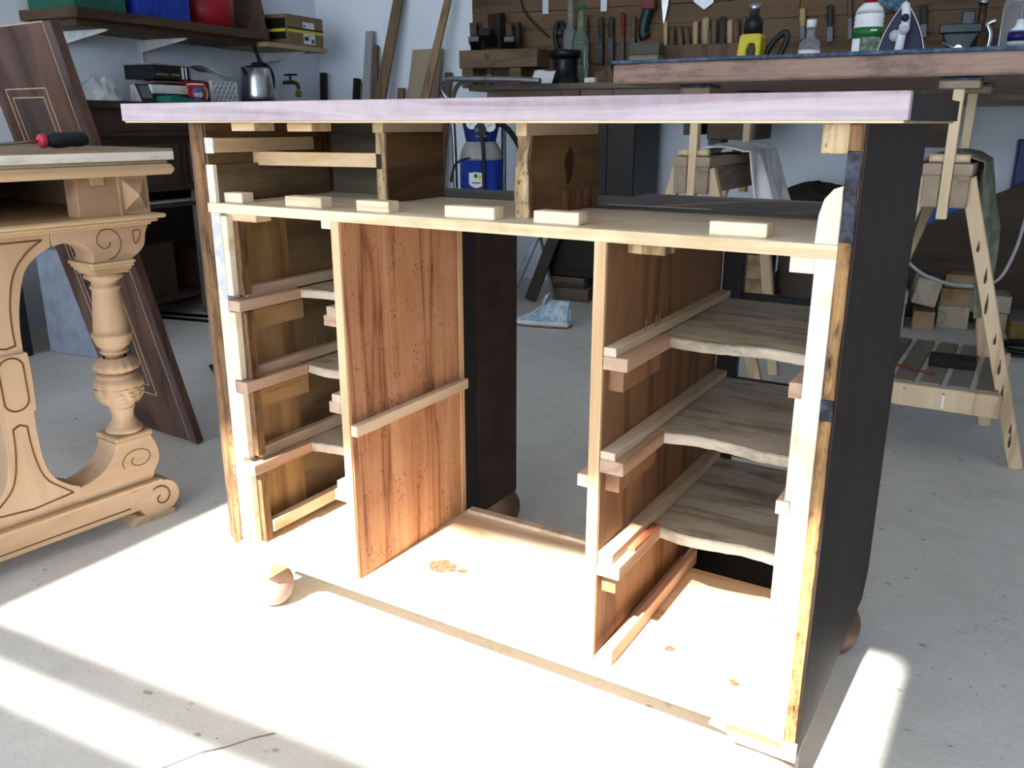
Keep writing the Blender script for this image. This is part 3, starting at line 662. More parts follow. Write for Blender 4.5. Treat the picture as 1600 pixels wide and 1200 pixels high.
def bagf(a, b):
    an = a*2*PI; r = .072+.008*math.sin(3*an+b*5)+.006*math.sin(7*an-b*9); h = b
    r *= (1-.35*b)
    p = rm(U0+.15+r*1.6*math.cos(an), 2.805+r*.75*math.sin(an)+.01*b, 1.307+.30*h+.02*math.sin(5*an)*h); return p
bg_.grid(bagf, 40, 14); tag(base(bg_.build('paper_bag', plain('brown_paper', '57463a', .8, bump=.4, sc=25), solid=.003)), 'crumpled brown paper bag between red tub and cardboard carton', 'bag')

# ------------------------------------------------------------------ dark cabinet under the shelf and its clutter
ZC = .985
cab = rthing('dark_cabinet', 'long dark wooden cabinet under the wall shelf', 'cabinet', U0+.26, 2.15, 0)
m = MB(MR); m.box(U0+.01, U0+.50, 1.42, 2.96, ZC-.03, ZC); m.build('top', DKW, cab, .003)
m = MB(MR); m.box(U0+.01, U0+.46, 1.45, 2.94, .86, ZC-.03); m.build('frieze', DKW, cab, .002)
m = MB(MR); m.box(U0+.01, U0+.48, 1.44, 2.95, .84, .86); m.build('moulding', DKW, cab, .004)
m = MB(MR); m.box(U0+.01, U0+.44, 1.46, 2.94, .60, .84); m.build('body', DKW, cab, .002)
for k in range(3):
    v0 = 1.50+k*.49; m = MB(MR); m.box(U0+.44, U0+.452, v0, v0+.43, .63, .81); dr = m.build('drawer', DKW, cab, .004)
    MB(RL(U0+.452, v0+.215, .72) @ Matrix.Rotation(PI/2, 4, 'Y')).lathe([(.004, 0), (.006, .01), (.012, .016), (.010, .024), (.001, .026)], 12).build('knob', DSTEEL, dr)
for v in (1.46, 2.90):
    m = MB(MR); m.box(U0+.02, U0+.44, v, v+.04, 0, .60); m.build('side', DKW, cab, .002)
m = MB(MR); m.box(U0+.01, U0+.02, 1.46, 2.94, .0, .60); m.build('back', DKW, cab)
m = MB(MR); m.box(U0+.02, U0+.40, 1.50, 2.90, .09, .115); m.build('shelf', DKW, cab, .002)
def mono(m, name, mat, label, cat, group=None, **k): return tag(base(m.build(name, mat, None, **k)), label, cat, group)
# boxes in the open lower part
mono(MB(MR).box(U0+.08, U0+.38, 1.58, 1.90, .1155, .36), 'storage_carton', plain('dark_card', '3a2c20', .8), 'dark brown carton inside the open foot of the dark cabinet', 'box', bev=.003)
mono(MB(MR).box(U0+.08, U0+.36, 2.05, 2.40, .1155, .30), 'storage_carton', plain('dark_card', ''), 'low dark carton in the cabinet foot, farther from the camera', 'box', bev=.003)
# plastic bag
pb = MB()
def pbf(a, b):
    an = a*2*PI; r = .125*(1-b**1.6*.75)+.010*math.sin(5*an+6*b)+.006*math.sin(11*an-7*b)
    return rm(U0+.22+r*.8*math.cos(an), 1.70+r*math.sin(an)+.03*b, ZC+.002+.10*b*(1+.12*math.sin(4*an)))
pb.grid(pbf, 48, 12)
tm = NT('clear_plastic', .18); tm.col((.80, .84, .88, 1)); tm.b.inputs['Alpha'].default_value = .42; tm.b.inputs['Transmission Weight'].default_value = .3
mono(pb, 'plastic_bag', tm.m, 'crumpled clear plastic bag on the dark cabinet', 'bag', solid=.001)
ph = rthing('black_phone', 'small dark handheld device leaning beside the plastic bag', 'phone', U0+.44, 1.79, ZC)
M_ = RL(U0+.44, 1.80, ZC) @ Matrix.Rotation(math.radians(-25), 4, 'Y')
MB(M_).box(-.008, .0, -.035, .035, .0035, .085).build('case', BLK, ph, .002); MB(M_).box(0, .0008, -.026, .026, .018, .075).build('screen', plain('grey_screen', '5c646a', .2), ph)
# folder / papers / boxes
mono(MB(RL(U0+.405, 1.965, ZC)).prism([(-.095, 0), (.15, 0), (.13, .006), (.02, .020), (-.07, .030), (-.095, .024)], 0, .09, 'x'), 'teal_folder', plain('teal_plastic', '1f6f6a', .45), 'teal plastic folder lying on the cabinet edge', 'folder', bev=.001)
mono(MB(RL(U0+.305, 1.99, ZC)).box(.0, .085, -.095, .095, .0, .040), 'tool_case', plain('olive_black', '1c1b14', .6), 'flat dark olive case behind the teal folder', 'case', bev=.004)
pk = rthing('white_carton', 'white carton with printed web address leaning on the tool case', 'box', U0+.18, 2.12, ZC)
M_ = RL(U0+.30, 2.10, ZC)
MB(M_).box(-.14, 0, -.15, .075, 0, .082).build('carton', WHT, pk, .004)
def text_mesh(body, size, ext=.0003):
    c_ = bpy.data.curves.new('text', 'FONT'); c_.body = body; c_.size = size; c_.extrude = ext; c_.align_x = 'CENTER'
    o_ = bpy.data.objects.new('text', c_); COL.objects.link(o_); bpy.context.view_layer.update()
    me_ = bpy.data.meshes.new_from_object(o_.evaluated_get(bpy.context.evaluated_depsgraph_get())); bpy.data.objects.remove(o_); return me_
def text(name, body, size, mat, parent, M, ext=.0003):
    me_ = text_mesh(body, size, ext); inv = WM[parent.name].inverted() @ M; me_.transform(inv); me_.materials.append(mat)
    o_ = bpy.data.objects.new(name, me_); COL.objects.link(o_); o_.parent = parent; return o_
YUP = Matrix(((0, 0, 1, 0), (1, 0, 0, 0), (0, 1, 0, 0), (0, 0, 0, 1)))      # text x -> room v, text y -> z, facing +u
text('printed_address', 'ols.com', .032, plain('navy_ink', '26385c', .6), pk, M_ @ Matrix.Translation((.0006, .030, .026)) @ YUP)
np_ = MB(RL(U0+.22, 2.045, ZC+.0835, .12))
np_.grid(lambda a, b: ((a-.5)*.16, (b-.5)*.22, .006+.003*math.sin(a*7+b*3)+.006*b), 14, 14)
mono(np_, 'newspaper', plain('newsprint', 'b3b3b6', .8, sc=70, c2='5d5f66'), 'folded newspaper on top of the white carton', 'newspaper', solid=.003)
rb = rthing('red_carton', 'dark red carton behind the mug', 'box', U0+.14, 2.255, ZC)
MB(RL(U0+.09, 2.24, ZC)).box(-.08, .20, -.060, .085, 0, .108).build('carton', plain('red_card', '7c1f1e', .6), rb, .003)
# mug
mu = rthing('red_mug', 'red mug with a white rim, white handle and globe picture', 'mug', U0+.36, 2.245, ZC)
M_ = RL(U0+.36, 2.165, ZC)
MB(M_).lathe([(.036, .006), (.0395, .010), (.0395, .084)], 32).build('body', plain('mug_red', 'a81f1d', .3), mu)
MB(M_).lathe([(.001, 0), (.036, 0), (.039, .003), (.0395, .007)], 32).build('base_ring', WHT, mu)
MB(M_).lathe([(.0395, .084), (.0400, .089), (.0385, .091), (.036, .089), (.036, .01), (.001, .01)], 32).build('rim', WHT, mu)
MB(M_).tube(spline([(0, .037, .072), (0, .058, .074), (0, .068, .060), (0, .066, .034), (0, .054, .020), (0, .037, .022)]), .0055, 10).build('handle', WHT, mu)
gl = MB(M_); ng = 24
def patch(c0, c1, rr, e, mat, name):                 # disc wrapped on the cylinder
    vs = [((.0395+e)*math.cos(c0), (.0395+e)*math.sin(c0), c1)]+[((.0395+e)*math.cos(c0+rr*math.cos(2*PI*k/ng)/.0395), (.0395+e)*math.sin(c0+rr*math.cos(2*PI*k/ng)/.0395), c1+rr*math.sin(2*PI*k/ng)) for k in range(ng)]
    MB(M_).add(vs, [(0, 1+k, 1+(k+1) % ng) for k in range(ng)]).build(name, mat, mu)
patch(-.62, .047, .026, .0012, plain('globe_blue', '2c58b8', .4), 'globe_print'); patch(-.36, .040, .012, .0022, plain('globe_green', 'a6ad5e', .4, sc=60, c2='c9cda0'), 'globe_land'); patch(-.85, .040, .009, .0022, plain('globe_pale', '9fb0cf', .4), 'globe_land')
# patterned carton
pc = rthing('patterned_carton', 'white carton with rows of dark diagonal strokes beside the mug', 'box', U0+.16, 2.42, ZC)
M_ = RL(U0+.30, 2.42, ZC)
MB(M_).box(-.22, 0, -.09, .095, 0, .112).build('carton', plain('pale_card', 'cfd2d8', .6, var=.02), pc, .002)
INK = plain('navy_ink', '')
for r in range(5):
    for c_ in range(6):
        y = -.080+c_*.031+(r % 2)*.0155; z = .006+r*.022
        if y+.018 < .093 and z+.016 < .112:
            sg = MB(M_); sg.bar((.0006, y, z), (.0006, y+.015, z+.013), .003, .0012, (1, 0, 0)); sg.lathe([(.001, 0), (.0032, 0), (.0032, .001)], 8, Matrix.Translation((.0, y+.015, z+.013)) @ Matrix.Rotation(PI/2, 4, 'Y')); sg.build('stroke_print', INK, pc)
# books/packets on top
bk = rthing('black_box_set', 'flat black box with white stripes lying on the cartons', 'box', U0+.18, 2.11, ZC+.108)
M_ = RL(U0+.27, 2.12, ZC+.1085)
MB(M_).box(-.18, 0, -.125, .105, 0, .062).build('box', BLK, bk, .002); MB(M_).box(-.185, .004, -.128, .108, .062, .068).build('lid', plain('grey_card', '84878c', .6), bk, .001)
for y0, y1 in ((.052, .066), (.076, .086)): MB(M_).box(0, .0008, y0, y1, .004, .058).build('stripe_print', WHT, bk)
MB(M_).box(0, .0008, -.11, -.03, .016, .026).build('title_print', plain('faded_gold', '7d745a', .6), bk); MB(M_).box(0, .0008, -.015, .04, .016, .028).build('title_print', plain('faded_gold', ''), bk)
wp = rthing('paper_packet', 'white packet with loose flap beside the flat black box', 'packet', U0+.18, 2.35, ZC+.1125)
M_ = RL(U0+.26, 2.35, ZC+.1125)
MB(M_).box(-.16, 0, -.118, .115, 0, .040).build('packet', plain('white_card', 'b5b8bd', .6), wp, .002)
MB(M_).grid(lambda a, b: (-.15+.19*a, -.10+.24*b, .056+.018*math.sin(b*4+a)-.016*b*a), 10, 12).build('flap', PAPER, wp, solid=.002)
# kettle
ke = rthing('kettle', 'stainless steel electric kettle with black handle and base', 'kettle', U0+.27, 2.72, ZC)
M_ = RL(U0+.27, 2.70, ZC)
MB(M_).lathe([(.001, 0), (.088, 0), (.090, .004), (.090, .028), (.001, .028)], 32).build('base', BLK, ke)
MB(M_).lathe([(.086, .028), (.089, .034), (.088, .06), (.080, .14), (.072, .188), (.068, .192)], 36).build('body', plain('brushed_steel', 'b4b8bd', .28, 1, sc=40), ke)
MB(M_).lathe([(.070, .190), (.066, .198), (.03, .204), (.012, .206), (.012, .216), (.001, .218)], 28).build('lid', BLK, ke)
MB(M_).prism([(-.060, .140), (-.060, .190), (-.105, .192), (-.098, .180), (-.075, .150)], -.016, .016, 'x').build('spout', plain('brushed_steel', ''), ke, .003)
MB(M_).tube(spline([(0, -.02, .205), (0, .045, .214), (0, .10, .196), (0, .125, .150), (0, .118, .090), (0, .088, .060)]), [.013]*31, 10).build('handle', BLK, ke)
MB(M_).tube(spline([(0, .06, .20), (0, .03, .235), (0, .01, .28), (0, -.005, .298)]), .010, 10).build('lid_lever', BLK, ke)
# jar half hidden by the leaning panel
t = rthing('dark_bottle', 'small dark bottle at the near end of the dark cabinet', 'bottle', U0+.25, 1.515, ZC)
M_ = RL(U0+.25, 1.53, ZC)
MB(M_).lathe([(.001, 0), (.032, 0), (.034, .01), (.034, .09), (.016, .115), (.016, .125)], 20).build('body', plain('dark_glass', '3a352c', .25), t); MB(M_).lathe([(.018, .122), (.019, .150), (.001, .152)], 20).build('cap', BLK, t)

# worn front leg, inner shelf, strips and cables at the far left
b_ = PZ(292, 484, 0)
MB(MR).box(U0+.40, U0+.44, 2.02, 2.06, 0, .60).build('leg', wood('grey_leg', '4a4640', '6b665e', '7d786f', 'z', 8, 8, .8), cab, .003)
m = MB(MR); m.box(U0+.02, U0+.43, 1.50, 2.90, .525, .54); m.build('shelf_board', DKW, cab, .002)
for k, (lbl, w_, c_) in enumerate((('palest of two thin strips lying on the inner cabinet shelf', .02, 'c6c4bb'), ('thin grey strip lying deeper on the inner cabinet shelf', .03, '8d8f8e'))):
    mono(MB(MR).box(U0+.36-.07*k, U0+.36-.07*k+w_, 1.66+.1*k, 2.28+.1*k, .540, .550), 'wood_strip', plain('strip%d' % k, c_, .6), lbl, 'strip', bev=.001)
mono(MB().tube(spline([(b_.x-.62, b_.y-.30, .008), (b_.x-.42, b_.y-.30, .008), (b_.x-.25, b_.y-.16, .008), (b_.x+.05, b_.y-.12, .008), (b_.x+.45, b_.y-.02, .008)]), .008, 8), 'floor_cable', BLK, 'thick black cable lying on the floor left of the desk', 'cable')
mono(MB().tube(spline([(b_.x-.60, b_.y-.40, .007), (b_.x-.30, b_.y-.27, .007), (b_.x+.1, b_.y-.19, .007), (b_.x+.5, b_.y-.10, .007)]), .007, 8), 'floor_cable', BLK, 'black cable running nearer the camera on the floor', 'cable')
# black power tool on the floor behind the left pedestal
g = PZ(318, 578, 0); pt = thing('power_tool', 'black power tool lying on the floor by the left desk side', 'tool', (g.x+.06, g.y+.05, 0), .5)
M_ = Matrix.Translation((g.x+.06, g.y+.05, 0)) @ Matrix.Rotation(-.55, 4, 'Z')
MB(M_).box(-.05, .16, -.05, .05, 0, .012).build('base_plate', DSTEEL, pt, .002)
MB(M_).lathe([(.001, -.06), (.036, -.058), (.04, -.04), (.042, .05), (.034, .11), (.001, .115)], 20, Matrix.Translation((.06, 0, .052)) @ Matrix.Rotation(PI/2, 4, 'Y')).build('motor_body', plain('teal_black', '1d2a2c', .5), pt)
MB(M_).prism([(-.09, .005), (-.02, .012), (-.005, .075), (-.03, .085), (-.055, .05), (-.10, .03)], -.02, .02, 'y').build('handle', BLK, pt, .005)
# cartons at the far left under the wall
t0 = PZ(45, 440, 0)
mono(MB(MR).box(U0+.01, U0+.40, .55, 1.10, 0, .40), 'storage_chest', plain('dark_chest', '20242a', .6), 'dark low chest against the left wall beyond the carved table', 'chest', bev=.006)
mono(MB(RL(U0+.42, 1.22, 0)).box(-.02, .30, -.05, .14, 0, .42), 'white_panel_box', plain('pale_blue_box', '9aa3b4', .5), 'pale blue box seen through the table arch', 'box', bev=.004)

# ------------------------------------------------------------------ things leaning on the back wall
def leaner(name, label, cat, mat, pts, top_v=3.57, foot_v=3.36, th=.02, group=None, top_z=None):
    """board given by four pixels (top-left, top-right, low-right, low-left) on the wall, carried down to the floor"""
    P4 = [PV(x, y, 3.52) for x, y in pts]
    (a, b, c_, d_) = P4
    def ext(t_, l_):                                   # extend edge to the floor
        s_ = (l_.x-t_.x)/(l_.z-t_.z); return l_.x-s_*l_.z
    zt_ = max(a.z, b.z) if top_z is None else top_z
    def up_(t_, l_): s_ = (l_.x-t_.x)/(l_.z-t_.z); return t_.x+s_*(zt_-t_.z)
    ua, ub = (a.x, b.x) if top_z is None else (up_(a, d_), up_(b, c_))
    fa, fb = ext(a, d_), ext(b, c_)
    m = MB(MR); h = th
    m.hexa([(fa, foot_v-h, 0), (fb, foot_v-h, 0), (fb, foot_v, 0), (fa, foot_v, 0), (ua, top_v-h, zt_), (ub, top_v-h, zt_), (ub, top_v, zt_), (ua, top_v, zt_)])
    return mono(m, name, mat, label, cat, group, bev=.002)
leaner('batten', 'tall grey square batten leaning on the back wall', 'batten', GREYW, [(568, 48), (579, 48), (580, 160), (567, 160)], foot_v=3.44, th=.03)
leaner('batten', 'brown batten just right of the grey batten by the wall', 'batten', PLANKW, [(580, 70), (585, 70), (588, 160), (582, 160)], foot_v=3.47, th=.02)
leaner('batten', 'short brown board end left of the grey batten', 'batten', PLANKW, [(560, 131), (567, 131), (566.5, 160), (560, 160)], foot_v=3.5, th=.03)
leaner('plank', 'wide brown plank leaning left beside the grey battens', 'plank', PLANKW, [(615, 0), (630, 0), (613, 160), (597, 160)], top_z=1.85, foot_v=3.30)
leaner('plank', 'narrow knotty plank leaning in front of the wide board', 'plank', wood('pine_plank', '6b5238', '8a6d4d', '997b5a', 'z', 7, 9, .6), [(700, 0), (710, 0), (688, 160), (675, 160)], top_z=1.8, foot_v=3.20, top_v=3.54)
leaner('wide_board', 'wide pale plywood board leaning on the back wall', 'board', wood('ply', '7a6c57', '93846c', 'a09179', 'z', 3, 6, .6), [(640, 77), (686, 77), (685, 160), (637, 160)], foot_v=3.36, th=.018)
leaner('notched_offcut', 'short notched offcut beside the wide brown plank', 'offcut', PLANKW, [(617, 137), (627, 149), (627, 160), (616, 160)], foot_v=3.52, th=.02)
leaner('batten', 'short dark batten right of the wide plywood board', 'batten', HANDLED, [(691, 113), (700, 115), (699, 160), (690, 160)], foot_v=3.47, th=.02)
for a, b, lb_ in (((490, 113), (499, 160), 'black tube leaning near the kettle, left of two'), ((543, 122), (541, 160), 'black tube leaning near the grey batten, right of two')):
    p, q_ = PV(*a, 3.45), PV(*b, 3.45); ft = q_.x+(q_.x-p.x)*.8
    mono(MB(MR).tube([(ft, 3.40, .03), (p.x, 3.55, p.z)], .024, 14), 'black_tube', BLK, lb_, 'tube')
tp = PV(474, 128, 3.5); va = rthing('wall_tap', 'small brass garden tap with yellow-green tag on the wall', 'tap', U0+.1, 3.5, tp.z-.06)
M_ = RL(U0+.0, 3.25, 0)
MB(M_).tube([(0, 0, 1.13), (.07, 0, 1.13), (.10, 0, 1.12), (.11, 0, 1.09)], .012, 10).build('spout', plain('brass', '6d5f3c', .35, .9), va)
MB(M_).tube([(.05, 0, 1.13), (.05, 0, 1.17)], .008, 8).build('stem', plain('brass', ''), va); MB(M_).box(.01, .10, -.008, .008, 1.168, 1.178).build('lever', BLK, va, .002)
MB(M_).box(.085, .125, -.012, .012, 1.045, 1.085).build('tag', plain('lime_tag', '8f9a3c', .6), va, .006)

# ------------------------------------------------------------------ gas cylinder on its hand truck
gc = rthing('gas_cylinder', 'blue gas cylinder with grey shoulder, white label and pressure gauges', 'gas cylinder', PV(752, 260, 2.80).x, 2.80, .0)
CU, CV = PV(752, 260, 2.80).x, 2.80
GZ = .0
M_ = RL(CU, CV, GZ, .49)
CB = plain('cylinder_blue', '183a9c', .35, sc=12); CBD = plain('guard_blue', '1a2f78', .4)
MB(M_).lathe([(.001, .058), (.098, .058), (.105, .07), (.105, .725)], 40).build('body', CB, gc)
MB(M_).lathe([(.105, .725), (.104, .738), (.096, .775), (.076, .808), (.05, .825), (.001, .83)], 40).build('shoulder', plain('grey_paint', '9c9f9c', .45), gc)
gd = MB(M_); n_ = 22
for k in range(n_):
    a0, a1 = PI*.5+.75+(2*PI-1.5)*k/n_, PI*.5+.75+(2*PI-1.5)*(k+1)/n_
    q0 = [(.070*math.cos(a0), .070*math.sin(a0), .812), (.070*math.cos(a1), .070*math.sin(a1), .812), (.100*math.cos(a1), .100*math.sin(a1), .95), (.100*math.cos(a0), .100*math.sin(a0), .95)]
    gd.add(q0, [(0, 1, 2, 3)])
gd.build('valve_guard', CBD, gc, solid=.006)
FR = Matrix.Translation((0, -.112, 0)) @ Matrix.Rotation(PI/2, 4, 'X')
def disc(name, mat, x, z, r, y, th=.012, seg=24):
    return MB(M_).lathe([(.0005, 0), (r, 0), (r, th), (.0005, th)], seg, Matrix.Translation((x, y, z)) @ Matrix.Rotation(PI/2, 4, 'X'), smooth=False).build(name, mat, gc)
for x, z, r in ((-.046, .895, .030), (.040, .885, .032)):
    disc('gauge_case', DSTEEL, x, z, r, -.088, .016); disc('gauge_dial', WHT, x, z, r*.86, -.1045, .001)
    g_ = MB(M_); g_.bar((x-.010, -.1062, z-.004), (x+.012, -.1062, z+.008), .003, .001, (0, 1, 0)); g_.build('gauge_needle', BLK, gc)
disc('regulator', plain('dark_olive', '20231c', .5), -.006, .866, .030, -.085, .03); disc('regulator_knob', plain('violet_knob', '5a55a0', .4), -.022, .866, .010, -.115, .006)
MB(M_).tube([(-.03, -.09, .838), (.03, -.09, .838)], .008, 8).build('outlet', STEEL, gc)
# label
def cyl_patch(name, mat, x0, x1, zlo, zhi, r, n_=12):   # printed patch that follows the round wall
    vs = []
    for k in range(n_+1):
        t_ = k/n_; x = x0+(x1-x0)*t_; a = -PI/2+x/r
        vs += [(r*math.cos(a), r*math.sin(a), zlo(t_)), (r*math.cos(a), r*math.sin(a), zhi(t_))]
    MB(M_).add(vs, [(2*k, 2*k+2, 2*k+3, 2*k+1) for k in range(n_)]).build(name, mat, gc)
cyl_patch('label', WHT, -.066, .006, lambda t: .598+.016*abs(2*t-1)**2-.006*t, lambda t: .655+.014*math.sin(PI*t)+.012*abs(2*t-1)**3, .1062)
tri = lambda t: 1-abs(2*t-1)
cyl_patch('hazard_mark', plain('haz_green', '1f6b35', .4), -.042, -.018, lambda t: .652-.014*tri(t), lambda t: .652+.014*tri(t), .1070)
cyl_patch('hazard_mark', plain('haz_yellow', 'c9c63a', .4), -.022, .000, lambda t: .648-.012*tri(t), lambda t: .648+.012*tri(t), .1074)
cyl_patch('label_print', plain('ink', ''), -.050, -.006, lambda t: .616, lambda t: .621, .1070)
MB(M_).tube(spline([(.0, -.12, .84), (.008, -.122, .78), (.010, -.113, .68), (.012, -.112, .40), (.02, -.115, .25)]), .009, 8).build('hose', plain('rubber_hose', '22282c', .5), gc)
MB(M_).tube(spline([(.07, -.06, .90), (.13, -.05, .87), (.20, -.04, .76), (.215, -.04, .64), (.17, -.04, .54), (.19, -.02, .40)]), .014, 10).build('hose', BLK, gc)
MB(M_).tube(spline([(-.02, -.09, .735), (-.08, -.08, .73), (-.13, -.07, .70), (-.15, -.06, .62)]), .006, 8).build('thin_hose', BLK, gc)
M_ = RL(CU, CV, 0)
ht = rthing('hand_truck', 'tubular steel hand truck behind the gas cylinder', 'hand truck', CU, CV+.12, 0)
TB = plain('tube_steel', '8f969e', .3, .9)
xa, xb = PV(711, 240, 2.90).x-CU, PV(787, 240, 2.90).x-CU
MB(M_).tube(spline([(xa, .10, .05), (xa, .10, .6), (xa-.01, .09, .95), (xa-.055, .07, 1.06), (xa-.01, .05, 1.10), (xa+.08, .04, 1.105), (xa+.30, .04, 1.10), (xa+.50, .04, 1.09)]), .013, 10).build('frame_tube', TB, ht)
MB(M_).tube(spline([(xa-.008, .095, .93), (xa+.005, .08, 1.02), (xa+.05, .06, 1.08), (xa+.12, .045, 1.098)]), .012, 10).build('frame_tube', TB, ht)
MB(M_).tube([(xb, .10, .05), (xb, .10, .6), (xb, .10, .955)], .013, 10).build('frame_tube', TB, ht)
MB(M_).tube([(xa, .10, .95), (xb, .10, .95)], .011, 8).build('cross_tube', TB, ht)
for z in (.12, .50): MB(M_).tube([(xa, .112, z), (xb, .112, z)], .011, 8).build('cross_tube', TB, ht)
MB(M_).box(xa-.02, xb+.02, -.13, .12, .045, .055).build('toe_plate', DSTEEL, ht, .002)
for x in (xa+.04, xb-.04):
    MB(M_).lathe([(.02, -.02), (.085, -.02), (.095, -.012), (.095, .012), (.085, .02), (.02, .02)], 24, Matrix.Translation((x, .19, .096)) @ Matrix.Rotation(PI/2, 4, 'Y')).build('wheel', BLK, ht)
rg = rthing('small_regulator', 'small black regulator with gauge left of the cylinder', 'regulator', PV(698, 270, 2.45).x, 2.45, .0)
M2_ = RL(PV(698, 270, 2.45).x, 2.45, 0)
MB(M2_).lathe([(.001, 0), (.055, 0), (.06, .01), (.06, .42), (.03, .50), (.02, .52)], 20).build('bottle', plain('small_cyl', '1d2333', .5), rg); MB(M2_).box(-.045, .035, -.04, .04, .52, .60).build('body', BLK, rg, .01)
MB(M2_).lathe([(.0005, 0), (.026, 0), (.026, .012), (.0005, .012)], 20, Matrix.Translation((-.005, -.041, .575)) @ Matrix.Rotation(PI/2, 4, 'X')).build('gauge', WHT, rg)

# ------------------------------------------------------------------ tool board and bench along the back wall
tb = rthing('tool_board', 'brown plank tool board covering the back wall above the bench', 'tool board', .6, 3.59, 1.1)
zz = [1.105, 1.205, 1.298, 1.392, 1.485, 1.585, 1.685, 1.80]
for k in range(len(zz)-1):
    u_ = -1.345; cuts = [-1.345, .45+.3*((k*7) % 3), 2.7]
    for i in range(2):
        MB(MR).box(cuts[i]+.001, cuts[i+1]-.001, 3.574+.003*((k+i) % 2), 3.5985, zz[k]+.0015, zz[k+1]-.0015).build('plank', TOOLW, tb, .002)
bn = rthing('workbench', 'long dark workbench along the back wall', 'workbench', .9, 3.3, 0)
m = MB(MR); m.box(-1.07, 2.9, 3.0, 3.572, 1.055, 1.085); m.build('bench_top', OLDW, bn, .004)
ub = [PV(x, 145, 3.02).x for x in (760, 878, 906)]+[-.30, .05, .62, 1.05, 2.9]
for i in range(len(ub)-1):
    MB(MR).box(ub[i]+.002, ub[i+1]-.002, 3.02-.006*(i % 2), 3.045, .965, 1.055).build('apron_board', OLDW, bn, .003)
pu0, pu1 = PV(857, 420, 3.07).x, PV(991, 250, 3.07).x
MB(MR).box(pu0, pu1, 3.07, 3.50, .125, .965).build('pedestal', plain('bench_black', '1b1917', .5, sc=9), bn, .006)
MB(MR).box(pu0+.02, pu1-.14, 3.062, 3.07, .16, .92).build('pedestal_door', plain('bench_black', ''), bn, .003)
MB(MR).box(pu0+.012, pu0+.21, 3.045, 3.30, .072, .125).build('support_block', OLDW, bn, .006); MB(MR).box(pu0+.03, pu0+.23, 3.055, 3.30, 0, .072).build('support_block', wood('block', '3d352c', '5a5046', '6b6156', 'x', 9, 8, .8), bn, .006)
MB(MR).box(pu1-.14, pu1-.02, 3.06, 3.45, 0, .125).build('support_block', OLDW, bn, .006)
for u_ in (2.2, 1.62): MB(MR).box(u_, u_+.09, 3.05, 3.14, 0, .965).build('leg', OLDW, bn, .004)
# under-bench drawers
for (x0, x1, z0, z1) in ((PV(1071, 200, 3.1).x, PV(1088, 200, 3.1).x, .845, .962), (PV(1108, 200, 3.1).x, PV(1184, 200, 3.1).x, .825, .962), (PV(1428, 200, 3.1).x, PV(1490, 200, 3.1).x, .800, .962)):
    dr = MB(MR).box(x0, x1, 3.06, 3.48, z0, z1).build('drawer', wood('drawer_dark', '2e251e', '473a30', '56483c', 'x', 6, 8, .7), bn, .003)
MB(MR).box(PV(1108, 200, 3.1).x+.01, PV(1132, 200, 3.1).x, 3.05, 3.2, .80, .824).build('runner', plain('grey_blue', '3a4152', .6), bn, .002)
# bin with planes
bi = rthing('plane_bin', 'shallow wooden bin of hand planes on the tool board', 'bin', -1.1, 3.5, 1.19)
BW = wood('bin_wood', '4a3623', '6b5139', '7d6247', 'x', 7, 9, .65)
bx0, bx1 = -1.338, -.862
MB(MR).box(bx0, bx1, 3.40, 3.415, 1.190, 1.284).build('front', BW, bi, .002); MB(MR).box(bx0, bx1, 3.415, 3.573, 1.190, 1.204).build('bottom', BW, bi, .002)
for u_ in (bx0, bx1-.015): MB(MR).box(u_, u_+.015, 3.415, 3.573, 1.204, 1.284).build('side', BW, bi, .002)
for u_ in (bx0+.005, bx0+.30): MB(MR).box(u_, u_+.07, 3.42, 3.573, 1.0865, 1.190).build('upright', BW, bi, .002)
def plane(label, u_, v_, z_, tilt, rot, s=1):
    t_ = rthing('hand_plane', label, 'hand plane', u_, v_, z_, 'hand planes on the back wall')
    Mx = RL(u_, v_, z_, rot) @ Matrix.Rotation(tilt, 4, 'X') @ Matrix.Scale(s, 4)
    MB(Mx).box(-.030, .030, -.02, .02, .0, .17).build('sole', plain('plane_body', '2a241f', .5), t_, .003)
    MB(Mx).prism([(-.02, .06), (-.075, .10), (-.072, .12), (-.02, .09)], -.022, .022, 'x').build('iron', DSTEEL, t_, .001)
    MB(Mx).lathe([(.010, 0), (.014, .010), (.011, .022), (.016, .036), (.012, .046), (.001, .048)], 14, Matrix.Translation((0, -.018, .03)) @ Matrix.Rotation(PI/2, 4, 'X')).build('knob', HANDLED, t_)
    MB(Mx).prism([(-.018, .115), (-.06, .122), (-.068, .165), (-.05, .168), (-.018, .150)], -.012, .012, 'x').build('tote', HANDLED, t_, .003)
plane('dark hand plane standing at the left end of the bin', -1.262, 3.50, 1.205, .12, .2, 1.35); plane('taller hand plane standing second in the bin', -1.155, 3.505, 1.205, .08, -.1, 1.6); plane('hand plane standing third in the bin', -1.04, 3.50, 1.205, .16, .15, 1.3)
mono(MB(RL(-.925, 3.50, 1.2045)).box(-.045, .045, -.05, .05, 0, .05), 'sanding_block', plain('grey_block', '4a4d4c', .7), 'grey sanding block at the right end of the plane bin', 'block', bev=.004)
plane('black hand plane lying under the bin on the bench', -1.15, 3.42, 1.0858, .05, .3, .6)

